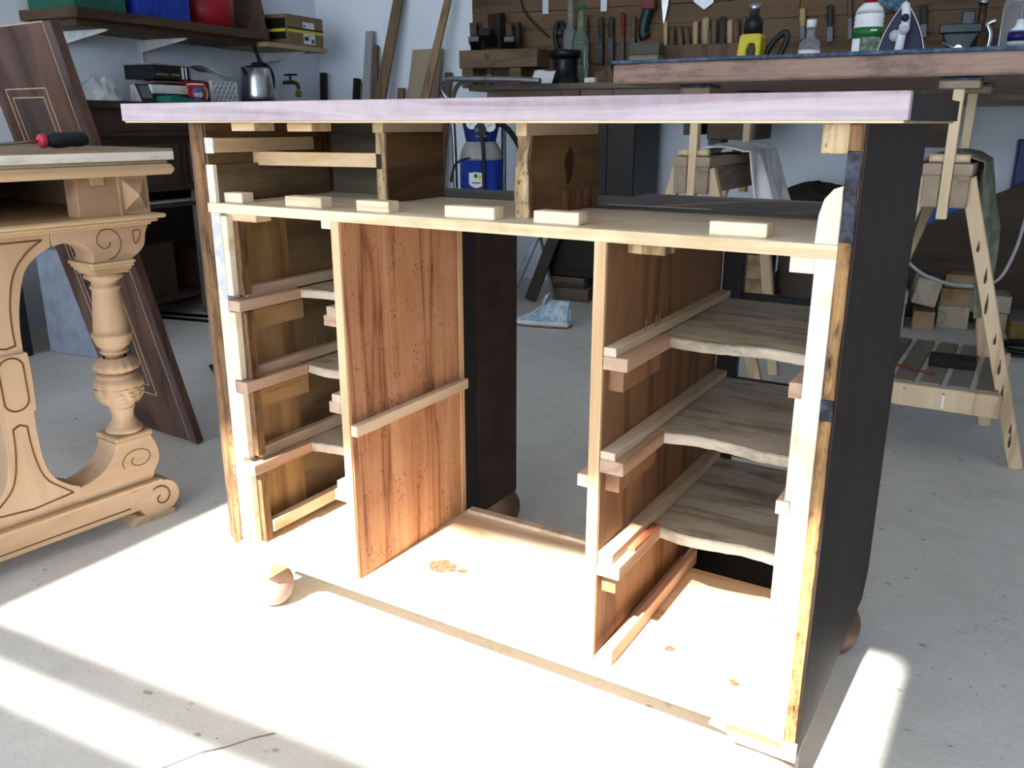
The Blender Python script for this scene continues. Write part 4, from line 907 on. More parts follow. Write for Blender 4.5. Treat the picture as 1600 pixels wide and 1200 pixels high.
# long tools standing against the board
def tool(name, label, px, y0, y1, v_, w_, hmat, bmat, hfrac=.55, slant=0, group=None, z_base=None, flat=False):
    """handle on top, blade below; pixel column px from y0 (top) to y1"""
    top, bot = PV(px+slant, y0, v_), PV(px, y1, v_)
    t_ = rthing(name, label, name.replace('_', ' '), bot.x, v_, bot.z, group)
    d_ = (top-bot); L = d_.length; Mx = MR @ Matrix.Translation(bot) @ d_.to_track_quat('Z', 'Y').to_matrix().to_4x4()
    hb = L*(1-hfrac); r = w_/2
    MB(Mx).lathe([(r*.55, hb), (r*.75, hb+.004), (r*.8, hb+.1*L*hfrac), (r, hb+.45*L*hfrac), (r*.92, hb+.75*L*hfrac), (r, hb+.92*L*hfrac), (r*.6, L)], 14).build('handle', hmat, t_)
    if hfrac < 1:
        if flat: MB(Mx).box(-r*.8, r*.8, -r*.8, r*.8, 0, hb+.003).build('blade', bmat, t_, .001)
        else: MB(Mx).lathe([(r*.30, 0), (r*.42, .3*hb), (r*.5, hb+.002)], 10).build('blade', bmat, t_)
        MB(Mx).lathe([(r*.62, hb-.004), (r*.66, hb), (r*.66, hb+.012), (r*.6, hb+.014)], 14).build('ferrule', STEEL, t_)
    return t_
GF = 'files and rasps hung on the tool board'; GC = 'chisels standing in the wall rack'
for lb_, px, a, b, w_, hm, bm_ in (('dark flat file hung right of the green bottle', 915, 24, 104, .030, HANDLED, DSTEEL), ('dark rasp hung second from the green bottle', 939, 27, 102, .034, plain('grey_handle', '34332f', .6), DSTEEL), ('dark rasp with pale hole hung third from the bottle', 955, 26, 102, .036, plain('grey_handle', ''), DSTEEL), ('red-handled tool hung on the tool board', 973, 20, 100, .024, plain('dull_red', '7c1e22', .5), DSTEEL), ('brown-handled file beside the red-handled tool', 990, 24, 100, .026, HANDLED, DSTEEL)):
    tool('file', lb_, px, a, b, 3.545, w_, hm, bm_, .45, group=GF, flat=True)
for lb_, px, a, b, w_, hm in (('file with a pale wooden handle hung above the glass bottle', 1254, 13, 62, .030, HANDLE), ('dark file hung left of the white jug', 1297, 8, 66, .034, plain('grey_handle', '')), ('long wooden rod hung beside the white jug', 1328, -20, 62, .026, HANDLED), ('dark file hung right of the clothes iron', 1443, 8, 60, .034, plain('grey_handle', ''))):
    tool('file', lb_, px, a, b, 3.545, w_, hm, DSTEEL, .6, group=GF, flat=True)
# chisel rack
rk = rthing('chisel_rack', 'dark wooden rail holding a row of chisels on the tool board', 'rack', 0, 3.52, 1.21)
MB(MR).box(-.245, .22, 3.485, 3.503, 1.205, 1.279).build('rail', HANDLED, rk, .002); MB(MR).box(-.245, -.225, 3.503, 3.573, 1.205, 1.279).build('end', HANDLED, rk); MB(MR).box(.20, .22, 3.503, 3.573, 1.205, 1.279).build('end', HANDLED, rk)
ords = ['first', 'second', 'third', 'fourth', 'fifth', 'sixth', 'seventh', 'eighth', 'ninth', 'tenth', 'eleventh', 'twelfth']
chs = [(1040, 33, .020, HANDLE, 'slim pale', 0), (1049, 41, .026, HANDLED, 'dark', 2), (1066, 41, .026, plain('worn_handle', '5d5546', .6), 'greyish tilted', -5), (1076, 42, .024, HANDLED, 'dark tilted', -4), (1086, 33, .026, HANDLE, 'brown turned', 1), (1101, 27, .034, wood('olive_handle', '6d6747', '8f8862', 'a39c75', 'z', 12, 8, .5), 'stout pale steel-capped', 2), (1109, 46, .022, HANDLED, 'short dark', 0), (1116, 29, .026, plain('worn_handle', ''), 'greyish', 0), (1128, 27, .038, plain('grey_handle', ''), 'stout dark grey', 2), (1140, 31, .028, HANDLE, 'pale brown', 1), (1150, 30, .034, HANDLED, 'stout reddish dark', 0), (1163, 26, .026, plain('olive_tool', '54523a', .6), 'olive', 0)]
for i, (px, a, w_, hm, ad, sl_) in enumerate(chs):
    tool('chisel', '%s chisel handle, %s from the left in the wall rack' % (ad, ords[i]), px, a, 86, 3.538, w_*1.2, hm, DSTEEL, .76, sl_, GC)
# hooks, strap sander, saw corner, blade
for px, b in ((852, 22), (943, 18)):
    p = PV(px, b, 3.56); t_ = mono(MB(RL(p.x, 3.565, p.z)).box(-.018, .018, -.004, .004, 0, .16), 'steel_strap', plain('zinc', 'aeb4bc', .4, .6), 'perforated steel strap on the tool board, %s' % ('left one above the bin' if px < 900 else 'right one beside the red handle'), 'strap', bev=.001)
p = PV(1008, 60, 3.53); t_ = rthing('strap_sander', 'hanging tool with red grip and dark curved body', 'tool', p.x, 3.53, p.z)
M_ = RL(p.x, 3.53, p.z)
MB(M_).tube(spline([(.0, 0, .0), (-.012, 0, .03), (-.004, 0, .09), (.012, 0, .14)]), .028, 12).build('body', plain('teal_steel', '24333a', .4, .4), t_); MB(M_).box(-.022, .050, -.025, .025, .135, .25).build('grip', plain('dull_red2', '6b2a30', .5), t_, .006)
p = PV(1037, 42, 3.55); mono(MB(RL(p.x, 3.55, p.z)).prism([(0, 0), (.018, .10), (.022, .20), (-.022, .20), (-.014, .10)], -.004, .004, 'y'), 'knife_blade', STEEL, 'pointed steel blade hanging point-down on the tool board', 'blade')
p = PV(1100, 15, 3.55); mono(MB(RL(p.x, 3.555, p.z)).prism([(0, 0), (.045, .03), (.05, .12), (-.06, .12), (-.055, .04)], -.005, .005, 'y'), 'trowel', plain('zinc', ''), 'grey steel trowel tip hanging from above on the board', 'trowel')
mono(MB(MR).tube(spline([(PV(810, -20, 3.56).x, 3.56, 1.62), (PV(818, 15, 3.56).x, 3.56, PV(818, 15, 3.56).z), (PV(840, 42, 3.56).x, 3.56, PV(840, 42, 3.56).z), (PV(858, 58, 3.56).x, 3.568, PV(858, 58, 3.56).z)]), .006, 8), 'hanging_wire', plain('brown_wire', '2f2017', .6), 'dark bent wire hanging across the tool board', 'wire')
# pliers-like tool, pot, bottles, paper, box, grey block on the bench
p = PV(872, 75, 3.52); t_ = rthing('black_clamp', 'black spring clamp hung above the black pot', 'clamp', p.x, 3.52, p.z)
M_ = RL(p.x, 3.54, p.z)
for sx in (-1, 1): MB(M_).tube(spline([(sx*.012, 0, 0), (sx*.026, 0, .05), (sx*.024, 0, .10), (sx*.006, 0, .135)]), .013, 10).build('jaw', BLK, t_)
MB(M_).lathe([(.001, -.016), (.02, -.016), (.02, .016), (.001, .016)], 16, Matrix.Translation((0, 0, .075)) @ Matrix.Rotation(PI/2, 4, 'X')).build('pivot', DSTEEL, t_)
p = PV(882, 122, 3.20); po = rthing('black_pot', 'squat black iron pot with ringed foot standing on the bench', 'pot', p.x, 3.20, 1.085)
M_ = RL(p.x, 3.20, 1.085)
IR = plain('black_iron', '16191b', .3, .3)
MB(M_).lathe([(.001, 0), (.078, 0), (.080, .010), (.072, .014), (.076, .024), (.070, .030), (.064, .036), (.062, .11), (.066, .125)], 32).build('body', IR, po); MB(M_).lathe([(.066, .125), (.082, .130), (.084, .158), (.078, .165), (.001, .166)], 32).build('rim', IR, po)
def bottle(label, u_, v_, z_, r, h, neck, mat, capm=None, lbl=None, parent_name='glass_bottle', nh=.35):
    t_ = rthing(parent_name, label, 'bottle', u_, v_, z_); Mx = RL(u_, v_, z_)
    b1 = h*(1-nh)
    MB(Mx).lathe([(.001, 0), (r*.95, 0), (r, .008), (r, b1*.86), (r*.86, b1*.95), (neck*1.1, b1+.04*h), (neck, b1+.12*h), (neck, h-.012), (neck*1.15, h-.010), (neck*1.15, h), (neck*.8, h)], 28).build('glass', mat, t_)
    if capm: MB(Mx).lathe([(neck*1.2, h-.018), (neck*1.2, h+.006), (.001, h+.007)], 20).build('cap', capm, t_)
    if lbl: MB(Mx).lathe([(r*1.012, b1*.2), (r*1.012, b1*.62)], 28).build('label', lbl, t_)
    return t_
GG = glass('green_glass', (.55, .78, .66, 1)); CG = glass('clear_glass', (.80, .86, .92, 1))
p = PV(906, 100, 3.36); bottle('tall pale green glass bottle on the bench behind the pot', p.x, 3.36, 1.085, .044, PV(906, 9, 3.36).z-1.085, .016, GG, plain('green_cap', '1c6b46', .4))
p = PV(890, 100, 3.49); bottle('clear bluish bottle half hidden behind the green bottle', p.x, 3.49, 1.085, .036, .46, .015, CG)
p = PV(848, 125, 3.08)
mono(MB(RL(p.x, 3.08, 1.087)).grid(lambda a, b: ((a-.5)*.115, -.02+.05*b, .002+.062*b+.004*math.sin(a*6)), 10, 6), 'paper_note', PAPER, 'white paper note leaning on the bench edge beside the pot', 'paper', solid=.0015)
p = PV(922, 122, 3.05); mono(MB(RL(p.x, 3.06, 1.0855)).box(-.027, .027, -.02, .03, 0, .024), 'small_box', plain('cream_box', 'd6d8d2', .6), 'small white box on the bench left of the felt table', 'box', bev=.002)
p = PV(946, 125, 3.2); mono(MB(RL(p.x, 3.20, 1.0855)).prism([(-.05, 0), (.05, 0), (.05, .03), (.03, .085), (-.02, .06), (-.05, .05)], -.03, .03, 'y'), 'wood_scrap', HANDLED, 'dark jagged wood scrap on the bench beside the small white box', 'offcut', bev=.003)
p = PV(1010, 90, 3.3); gb = rthing('grey_wood_block', 'two-tone wooden block on the bench below the strap tool', 'block', p.x, 3.3, 1.085)
MB(RL(p.x, 3.30, 1.0852)).box(-.075, .075, -.05, .05, 0, .135).build('body', wood('grey_block_w', '6a6353', '857d69', '968e79', 'x', 9, 7, .7), gb, .003); MB(RL(p.x, 3.30, 1.0852)).box(-.076, .076, -.051, .051, .135, .19).build('cover', plain('grey_cover', '55564f', .7), gb, .003)
# bench vise
p = PV(1497, 70, 3.12); vs_ = rthing('bench_vise', 'grey-green iron bench vise on the bench', 'vise', p.x, 3.12, 1.085)
M_ = RL(p.x, 3.14, 1.085); VG = plain('vise_paint', '2f3b40', .4, .4)
MB(M_).lathe([(.001, 0), (.085, 0), (.085, .02), (.05, .03), (.045, .07), (.001, .07)], 24).build('base', VG, vs_)
MB(M_).prism([(-.040, .06), (.040, .06), (.050, .12), (.078, .175), (.080, .20), (-.075, .20), (-.060, .15), (-.045, .12)], -.055, .06, 'y').build('body', VG, vs_, .006)
MB(M_).box(-.078, .078, -.085, -.058, .165, .20).build('jaw', VG, vs_, .004); MB(M_).tube([(0, -.055, .10), (0, -.14, .10)], .016, 12).build('screw', STEEL, vs_); MB(M_).tube([(-.06, -.13, .125), (.05, -.13, .075)], .006, 8).build('handle', STEEL, vs_)
MB(M_).box(.0, .05, .0, .05, .20, .255).build('anvil', DSTEEL, vs_, .004)
p = PV(1529, 60, 3.3); bottle('brown glass bottle standing right of the vise', p.x, 3.30, 1.085, .036, PV(1529, 1, 3.3).z-1.085, .016, plain('brown_bottle', '4b3026', .25), STEEL, parent_name='brown_bottle')
p = PV(1545, 50, 3.4); t_ = rthing('clamp_tool', 'small bright metal clamp standing behind the brown bottle', 'clamp', p.x, 3.40, 1.085)
MB(RL(p.x, 3.40, 1.085)).box(-.03, .03, -.02, .02, 0, .17).build('stand', BLK, t_, .004); MB(RL(p.x, 3.40, 1.085)).tube(spline([(0, -.03, .12), (.004, -.032, .18), (-.01, -.03, .22), (.02, -.03, .235)]), .014, 10).build('chrome_arm', plain('chrome', ''), t_)
tool('file', 'thin black rod leaning behind the spray bottle', 1570, 0, 60, 3.545, .020, BLK, DSTEEL, .5, 8, GF, flat=True)

# ------------------------------------------------------------------ felt-topped table on trestles, right background
ft_ = thing('felt_table', 'thick worn wooden work top covered with blue felt on trestles', 'table', (1.0, 1.95, 1.008))
TX0, TX1, TY0, TY1 = .09, 2.05, 1.45, 2.50
ED = wood('worn_slab', '58423a', '896b5e', 'a68878', 'x', 18, 7, .7, squash=14, stain='4c3a34', stain_amt=.6, bump=.5)
m = MB(); m.box(TX0, TX1, TY0, TY1, 1.008, 1.062); m.build('slab', ED, ft_, .005, rough=.0016, cuts=5)
m = MB(); m.box(TX0-.004, TX1, TY0-.005, TY1+.004, 1.0625, 1.0715); m.build('felt_cover', FELT, ft_, .002, rough=.0022, cuts=9)

PALEW = wood('trestle_pale', 'a88c66', 'c7ab84', 'd6bd97', 'z', 8, 8, .65, seed=2); TRW = wood('trestle_grey', '6a5a48', '8d7b65', 'a08e77', 'y', 8, 9, .7, seed=4)
DRIP = plain('brown_drip', '4a2a1c', .5)
def trestle(label, cx, y0, shelf=False, LB=.62):
    t = thing('trestle', label, 'trestle', (cx, y0+.4, 0))
    T = Matrix.Translation((cx, y0, 0))
    for s in (-1, 1):
        o = s*.034
        prof = [(o-.020, .700), (o+.020, .700), (o+.020, .765) if s > 0 else (o+.020, .800), (o+.0245, .765) if s > 0 else (o+.020, .800)]
        MB(T).box(o-.020, o+.020, 0, LB, .690, .770).build('beam', TRW, t, .002)
        a, b = (o-.020, o+.024) if s > 0 else (o-.024, o+.020)
        MB(T).box(a, b, 0, LB, .770, .800).build('beam_cap', TRW, t, .002)
    for yy in (.02, LB-.06):
        MB(T).box(-.0125, .0125, yy-.015, yy+.017, .660, .980).build('post', PALEW, t, .0015)
        MB(T).box(-.046, .046, yy-.028, yy+.07, .980, .999).build('head', TRW, t, .002)
        MB(T).box(-.046, .046, yy-.028, yy+.07, .999, 1.0055).build('felt_pad', FELT, t, .001)
        for s in (-1, 1): MB(T).tube([(s*.013, yy+.001, .812), (s*.047, yy+.001, .812)], .011, 10).build('peg', PALEW, t)
        for s in (-1, 1):
            yl = .04 if yy < .4 else .82
            MB(T).bar((s*.048, yy+.012, .765), (s*(.265 if yy < .1 else (.265 if s < 0 else .17)), yy+.012+(.05 if yy < .1 else -.02), 0), .036, .030, (0, 1, 0)).build('leg', PALEW, t, .002)
    return t
tr1 = trestle('trestle with slatted shelf and olive cloth under the right half of the table', 1.006, 1.50, True, .50)
tr2 = trestle('trestle with white draped cloth under the left end of the table', PY(1080, 255, 1.60).x, 1.60)
T = Matrix.Translation((1.006, 1.50, 0))
MB(T).box(-.20, .205, .005, .03, .150, .212).build('shelf_front_board', PALEW, tr1, .002)
MB(T).box(-.20, .205, .54, .57, .165, .205).build('shelf_back_board', PALEW, tr1, .002)
for k in range(6):
    x0 = -.205+k*.069
    MB(T).box(x0, x0+.054, .03, .56, .205+.0005*(k % 2), .217).build('shelf_slat', wood('slat', '55504a', '726c63', '837d73', 'y', 8, 8, .8), tr1, .002)
for k, z in enumerate((.60, .52, .44, .36, .28, .20, .12, .08)):
    s_ = (.765-z)/.765; x = .048+(.265-.048)*s_; y = .032+.05*s_-.0186
    MB(T).lathe([(.0005, 0), (.0022, .001), (.0035, .008+.006*(k % 3)), (.0012, .022+.012*(k % 3)), (.0005, .03+.012*(k % 3))], 8, Matrix.Translation((x+.006*math.sin(k*2.3), y+.0009, z-.02)), sx=1, sy=.3).build('varnish_drip', DRIP, tr1)
MB(T).box(.066, .072, .0035, .0052, .156, .196).build('paint_drip', WHT, tr1)
for x_ in (-.03, .068): MB(T).lathe([(.0005, 0), (.004, 0), (.003, .002), (.0005, .0025)], 10, Matrix.Translation((x_, .005, .198)) @ Matrix.Rotation(PI/2, 4, 'X')).build('screw', STEEL, tr1)
p = PY(1487, 565, 1.70); sk = PZ(1487, 572, .217)
mono(MB(Matrix.Translation((sk.x, sk.y, .2175)) @ Matrix.Rotation(.05, 4, 'Z')).box(-.062, .062, -.035, .035, 0, .030), 'black_block', plain('black_foam', '1a1a1b', .8), 'black rectangular sanding block on the slatted trestle shelf', 'block', bev=.004)
q_ = PZ(1425, 578, .218); mono(MB().tube(spline([(q_.x-.06, q_.y, .222), (q_.x-.02, q_.y+.02, .224), (q_.x+.02, q_.y-.01, .222), (q_.x+.06, q_.y-.03, .222)]), .004, 8), 'red_wire', plain('red_wire', '7c3a30', .6), 'short twisted red wire on the slatted shelf', 'wire')

def cloth(label, mat, cx, y0, y1, drop_l, drop_r, half, ztop, seed, bulge=.02, name='draped_cloth'):
    m = MB(); rnd = random.Random(seed)
    def fn(a, b):
        L = drop_l+2*half+drop_r; s = a*L; y = y0+(y1-y0)*b
        wv = math.sin(b*17+seed)*.5+math.sin(b*31+s*9+seed)*.35+math.sin(b*9-s*5)*.4
        if s < drop_l: d_ = drop_l-s; x = -half-.010-bulge*(.6+wv*.7)*min(1, d_*6)-.05*d_; z = ztop-d_-.012*min(1, d_*8)
        elif s < drop_l+2*half: x = -half+(s-drop_l); u_ = (x/half); z = ztop+.016*(1-u_*u_)+.006*wv
        else: d_ = s-drop_l-2*half; x = half+.010+bulge*(.6+wv*.7)*min(1, d_*6)+.05*d_; z = ztop-d_-.012*min(1, d_*8)
        return (cx+x, y+.012*math.sin(s*14+b*6+seed)+.02*math.sin(s*4), z)
    m.grid(fn, 44, 40); o = m.build(name, mat, None, solid=.004); return tag(base(o), label, 'cloth')
WC = plain('white_cloth', 'eceef2', .9, sc=9, c2='c3c7d2', bump=.3); OC = plain('olive_cloth', '5d6152', .95, sc=16, c2='858a78', bump=.4)
cx2 = PY(1080, 255, 1.60).x
cloth('white cloth draped over the trestle beam under the felt table', WC, cx2+.02, 1.80, 2.12, .05, .29, .085, .812, 3, .05)
cloth('olive grey cloth draped over the right trestle beam', OC, 1.006, 1.60, 1.90, .26, .40, .066, .806, 5, .03)

# on the felt
ZF = 1.0756
def on(px, y): return PY(px, 60, y).x
x = on(1176, 2.1); hg = thing('heat_gun', 'yellow and black heat gun standing nose-up on the felt', 'heat gun', (x, 2.1, ZF)); M_ = Matrix.Translation((x, 2.1, ZF))
YL = plain('yellow_plastic', 'c9b92c', .45)
zt_ = PY(1176, 5, 2.1).z-ZF; zy = PY(1176, 54, 2.1).z-ZF; zk = PY(1176, 28, 2.1).z-ZF
MB(M_).prism([(-.046, 0), (-.012, 0), (-.010, zy*.55), (-.002, zy*.72), (.016, zy*.72), (.020, zy*.55), (.020, 0), (.036, 0), (.038, zy*.95), (.030, zy), (-.030, zy), (-.036, zy*.9)], -.034, .034, 'y').build('body', YL, hg, .004)
MB(M_).box(-.010, .018, -.030, .030, 0, zy*.7).build('grip_opening', BLK, hg, .003)
MB(M_).lathe([(.031, zy), (.031, zy+(zk-zy)*.7), (.026, zk), (.001, zk)], 24).build('barrel', BLK, hg); MB(M_).lathe([(.016, zk), (.016, zk+(zt_-zk)*.45), (.019, zk+(zt_-zk)*.5), (.019, zt_), (.012, zt_)], 20).build('nozzle', STEEL, hg)
MB(M_).tube(spline([(.03, .03, .02), (.06, .03, zy*.75), (.10, .03, zy*1.05), (.105, .03, zy*.75), (.075, .03, .02)]), .010, 10).build('handle_loop', BLK, hg)
x = on(1266, 2.1); bt = bottle('short glass bottle with white collar standing on the felt', *room(Vector((x, 2.1, 0)))[:2], ZF, .034, PY(1268, 34, 2.1).z-ZF, .013, CG, WHT, PAPER, nh=.40)
x = on(1355, 2.28); jg = thing('white_jug', 'white plastic bottle with green label and red cap on the felt', 'bottle', (x, 2.28, ZF)); M_ = Matrix.Translation((x, 2.28, ZF))
zs_ = PY(1355, 20, 2.28).z-ZF; zn = PY(1355, 3, 2.28).z-ZF; zl = PY(1355, 42, 2.28).z-ZF
pf = [(.001, 0), (.044, 0), (.047, .006), (.047, zl)]
for k in range(3): pf += [(.047, zl+.004+k*.014), (.0445, zl+.009+k*.014), (.047, zl+.014+k*.014)]
pf += [(.046, zs_-.004), (.040, zs_+.012), (.026, zs_+.026), (.0185, zs_+.034), (.0175, zn)]
MB(M_).lathe(pf, 36, sx=1, sy=.75).build('body', plain('jug_white', 'e6e9f0', .35, var=.01), jg); MB(M_).lathe([(.021, zn-.004), (.021, zn+.026), (.001, zn+.028)], 24).build('cap', plain('jug_cap', 'a01c2c', .4), jg)
zg = PY(1355, 59, 2.28).z-ZF
MB(M_).lathe([(.0475, zg), (.0475, zl-.003)], 36, sx=1, sy=.765).build('label', plain('label_green', '1f6e35', .45), jg); MB(M_).lathe([(.0478, .01), (.0478, zg)], 36, sx=1, sy=.765).build('label', plain('label_mixed', '4c6a55', .5, sc=50, c2='a9a2b0'), jg)
MB(M_).box(-.040, -.016, -.0362, -.030, zg*.55, zg*.95).build('label_panel', WHT, jg); MB(M_).box(.014, .034, -.0352, -.028, zg+(zl-zg)*.5, zg+(zl-zg)*.68).build('label_panel', PAPER, jg)
# iron standing on its heel
x = on(1409, 2.0); ir = thing('clothes_iron', 'navy and white clothes iron standing upright on the felt', 'iron', (x, 2.0, ZF)); M_ = Matrix.Translation((x, 2.0, ZF)) @ Matrix.Rotation(math.radians(8), 4, 'Z'); zi = PY(1415, 0, 2.0).z-ZF+.004
def ogive(w, z0, z1, n=14):
    L_ = [(-w*(1-(k/n)**1.9), z0+(z1-z0)*k/n) for k in range(n+1)]; R_ = [(w*(1-(k/n)**1.9), z0+(z1-z0)*k/n) for k in range(n-1, -1, -1)]
    return L_+R_
MB(M_).prism(ogive(.070, 0, zi), .030, .040, 'y').build('soleplate', plain('sole_steel', 'b9bcb6', .3, .5), ir, .002)
MB(M_).prism(ogive(.066, .0, zi-.008), .0, .030, 'y').build('housing', plain('navy_plastic', '1b1f45', .5), ir, .004)
hd = MB(M_)
hp_ = spline([(.0, -.005, zi-.02), (.004, -.03, zi-.045), (.006, -.052, zi-.09), (.002, -.055, .10), (-.004, -.05, .04), (-.006, -.02, .003)])
hd.tube(hp_, .0125, 14).build('handle', plain('iron_white', 'dfe3ee', .3, var=.01), ir)
for dz, r, mt in ((.150, .011, plain('navy_plastic', '')), (.120, .010, plain('navy_plastic', '')), (.085, .013, plain('iron_grey', 'b9bfcc', .4))):
    MB(M_).lathe([(.0005, 0), (r, 0), (r, .006), (.0005, .007)], 20, Matrix.Translation((.003, -.066, min(dz, zi-.06))) @ Matrix.Rotation(PI/2, 4, 'X')).build('button', mt, ir)
MB(M_).lathe([(.0005, 0), (.016, 0), (.016, .014), (.0005, .015)], 20, Matrix.Translation((-.020, .0, .075)) @ Matrix.Rotation(PI/2, 4, 'X')).build('dial', plain('iron_grey', ''), ir)
# spray bottle at the right edge
x = on(1591, 2.0); sp = thing('spray_bottle', 'clear and blue spray bottle at the right edge of the felt', 'bottle', (x, 2.0, ZF)); M_ = Matrix.Translation((x, 2.0, ZF)); zb_ = PY(1591, 48, 2.0).z-ZF
MB(M_).lathe([(.001, 0), (.026, 0), (.028, .005), (.028, zb_), (.001, zb_)], 24).build('blue_can', plain('can_blue', '7f93c9', .35), sp)
MB(M_).lathe([(.0284, zb_*.62), (.0284, zb_*.95)], 24).build('navy_band', plain('can_navy', '1a1a50', .4), sp); MB(M_).lathe([(.0284, zb_*.50), (.0284, zb_*.58)], 24).build('yellow_band', plain('can_yellow', 'c9c27a', .5), sp)
MB(M_).lathe([(.024, zb_), (.012, zb_+.012), (.010, zb_+.030), (.001, zb_+.031)], 18).build('nozzle', WHT, sp)
x = on(1586, 2.25); bottle('tall clear bottle behind the blue spray can', *room(Vector((x, 2.25, 0)))[:2], ZF, .045, .30, .02, CG)
p = PV(1384, 14, 3.5); mono(MB(RL(p.x, 3.54, p.z)).grid(lambda a, b: ((a-.5)*.15+.01*math.sin(b*9), -.014*math.sin(a*8+b*4), .20*b+.012*math.sin(a*5)*(1-b)), 16, 12), 'blue_bag', plain('teal_bag', '2b5a74', .5, sc=25, c2='7fa3b4'), 'crumpled blue plastic bag hung above the white bottle', 'bag', solid=.003)
# wooden under-table drawer strip already on bench; things under the bench
GO = 'offcuts piled under the bench'
def offcut(label, px, py, w, h, d, rot, v=3.22, c=None, tilt=0, z=None):
    p_ = PV(px, py, v); zc = p_.z if z is None else z
    Mx = MR @ Matrix.Translation((p_.x, v, zc)) @ Matrix.Rotation(rot, 4, 'Z') @ Matrix.Rotation(tilt, 4, 'Y')
    return mono(MB(Mx).box(-w/2, w/2, 0, d, -h/2, h/2), 'offcut', c or wood('offcut', '8b7c66', 'aa9a83', 'bcae97', 'y', 9, 8, .75, seed=1), label, 'offcut', GO, bev=.002)
OW = wood('offcut_tan', '7b5f3f', '9d7d57', 'af906a', 'y', 9, 8, .7, seed=2)
offcut('white-ended square offcut at the bottom of the pile', 1489, 494, .13, .10, .17, .05, z=.051)
offcut('flat tan offcut resting on the white-ended one', 1502, 466, .17, .078, .17, -.04, c=OW, z=.141)
offcut('pale offcut standing crooked left in the pile', 1448, 462, .10, .115, .16, .1, tilt=.18, z=.172, v=3.12)
offcut('brown offcut lying beneath the crooked pale one', 1444, 492, .09, .085, .16, .05, c=OW, z=.0435, v=3.12)
offcut('pale offcut right of the pile behind the trestle leg', 1560, 474, .10, .075, .17, 0, z=.126)
offcut('striped offcut on the floor beside the trestle leg', 1548, 508, .12, .085, .17, 0, z=.044)
offcut('tan offcut lying on the flat tan one at the back', 1500, 440, .12, .06, .13, -.1, v=3.25, c=OW, z=.212)
offcut('small pale offcut at the left edge beside the desk', 1409, 452, .06, .06, .16, .1, z=.143, v=3.12)
offcut('narrow pale offcut standing left of the pile', 1400, 484, .075, .11, .16, .0, z=.056, v=3.12)
t_ = rthing('brown_carton', 'flat brown carton on the floor at the right edge', 'box', PV(1634, 515, 3.05).x, 3.15, 0)
p = PV(1634, 515, 3.05); MB(RL(p.x, 3.05, 0)).box(-.13, .25, 0, .3, 0, .085).build('carton', plain('mustard_card', '7a6632', .7), t_, .003); MB(RL(p.x, 3.05, 0)).box(-.13, .25, -.001, .3, .085, .088).build('lid', plain('grey_card', ''), t_)
c0 = PZ(1595, 545, 0); pts = []
for k in range(97):
    a = 2*PI*k/24; r = .115+.010*math.sin(k*.9)
    pts.append((c0.x+.02+r*math.cos(a), c0.y-.09+r*math.sin(a)*.9, .007+.0022*k*.13+.003*abs(math.sin(k*.37))))
mono(MB().tube(pts, .006, 8), 'cable_coil', BLK, 'coil of black cable on the floor at the right edge', 'cable')
# dark cabinet, sloping board, blue crate at the right edge
pk_ = PV(1546, 470, 3.43); zk_ = PV(1570, 325, 3.43).z
mono(MB(MR).box(pk_.x, pk_.x+.60, 3.43, 3.565, 0, zk_), 'black_cabinet', plain('matte_black', '131415', .6), 'matte black cabinet standing under the bench at the right edge', 'cabinet', bev=.004)
pb_ = PV(1588, 250, 3.45)
mono(MB(MR).box(pb_.x, pb_.x+.3, 3.45, 3.56, zk_+.001, zk_+.30), 'blue_case', plain('deep_blue', '17306e', .4), 'blue case on the black cabinet at the right edge of view', 'case', bev=.006)
a, b = PV(1470, 330, 3.40), PV(1600, 250, 3.40)
mono(MB(MR).prism([(a.x-.12, 0), (a.x-.12, .40), (a.x+.05, .50), (b.x+.12, b.z-.04), (b.x+.12, 0)], 3.400, 3.416, 'y'), 'sloping_board', wood('slope', '2a211c', '40342b', '4d4037', 'x', 5, 8, .7), 'dark board with sloping top standing under the bench behind the trestle', 'board', bev=.002)
pz = PV(1478, 357, 3.43).z; bxx = PV(1478, 345, 3.50)
mono(MB(MR).box(PV(1400, 370, 3.43).x, PV(1536, 370, 3.43).x, 3.425, 3.565, 0, pz-.001), 'low_chest', wood('chest_dark', '2c241f', '443a32', '52473e', 'x', 5, 8, .7), 'dark wooden chest against the wall carrying the blue bin', 'chest', bev=.003)
bc = rthing('blue_bin', 'small blue plastic bin on the dark chest under the bench', 'bin', bxx.x, 3.5, pz)
for (u0_, u1_, v0_, v1_, z0_, z1_) in ((-.085, .085, -.05, -.044, 0, .11), (-.085, .085, .05, .056, 0, .11), (-.085, -.079, -.044, .05, 0, .11), (.079, .085, -.044, .05, 0, .11), (-.079, .079, -.044, .05, 0, .006)):
    MB(RL(bxx.x, 3.5, pz)).box(u0_, u1_, v0_, v1_, z0_, z1_).build('wall', plain('bin_blue', '1f4fa8', .45), bc)
for u_ in (-.02, .03): MB(RL(bxx.x, 3.5, pz)).box(u_, u_+.004, -.053, -.05, 0, .11).build('rib', plain('bin_blue', ''), bc)
wc0 = [PV(1418, 408, 2.5), PV(1450, 432, 2.5), PV(1500, 446, 2.5), PV(1555, 440, 2.5), PV(1585, 395, 2.5), PV(1605, 335, 2.5), PV(1640, 250, 2.5)]
mono(MB(MR).tube(spline([tuple(PV(1380, 360, 2.5))]+[tuple(p_) for p_ in wc0]+[(wc0[-1].x+.06, 2.5, 1.0)]), .006, 8), 'white_cable', plain('white_cord', 'b9bcc0', .5), 'white cable hanging in a loop under the bench', 'cable')
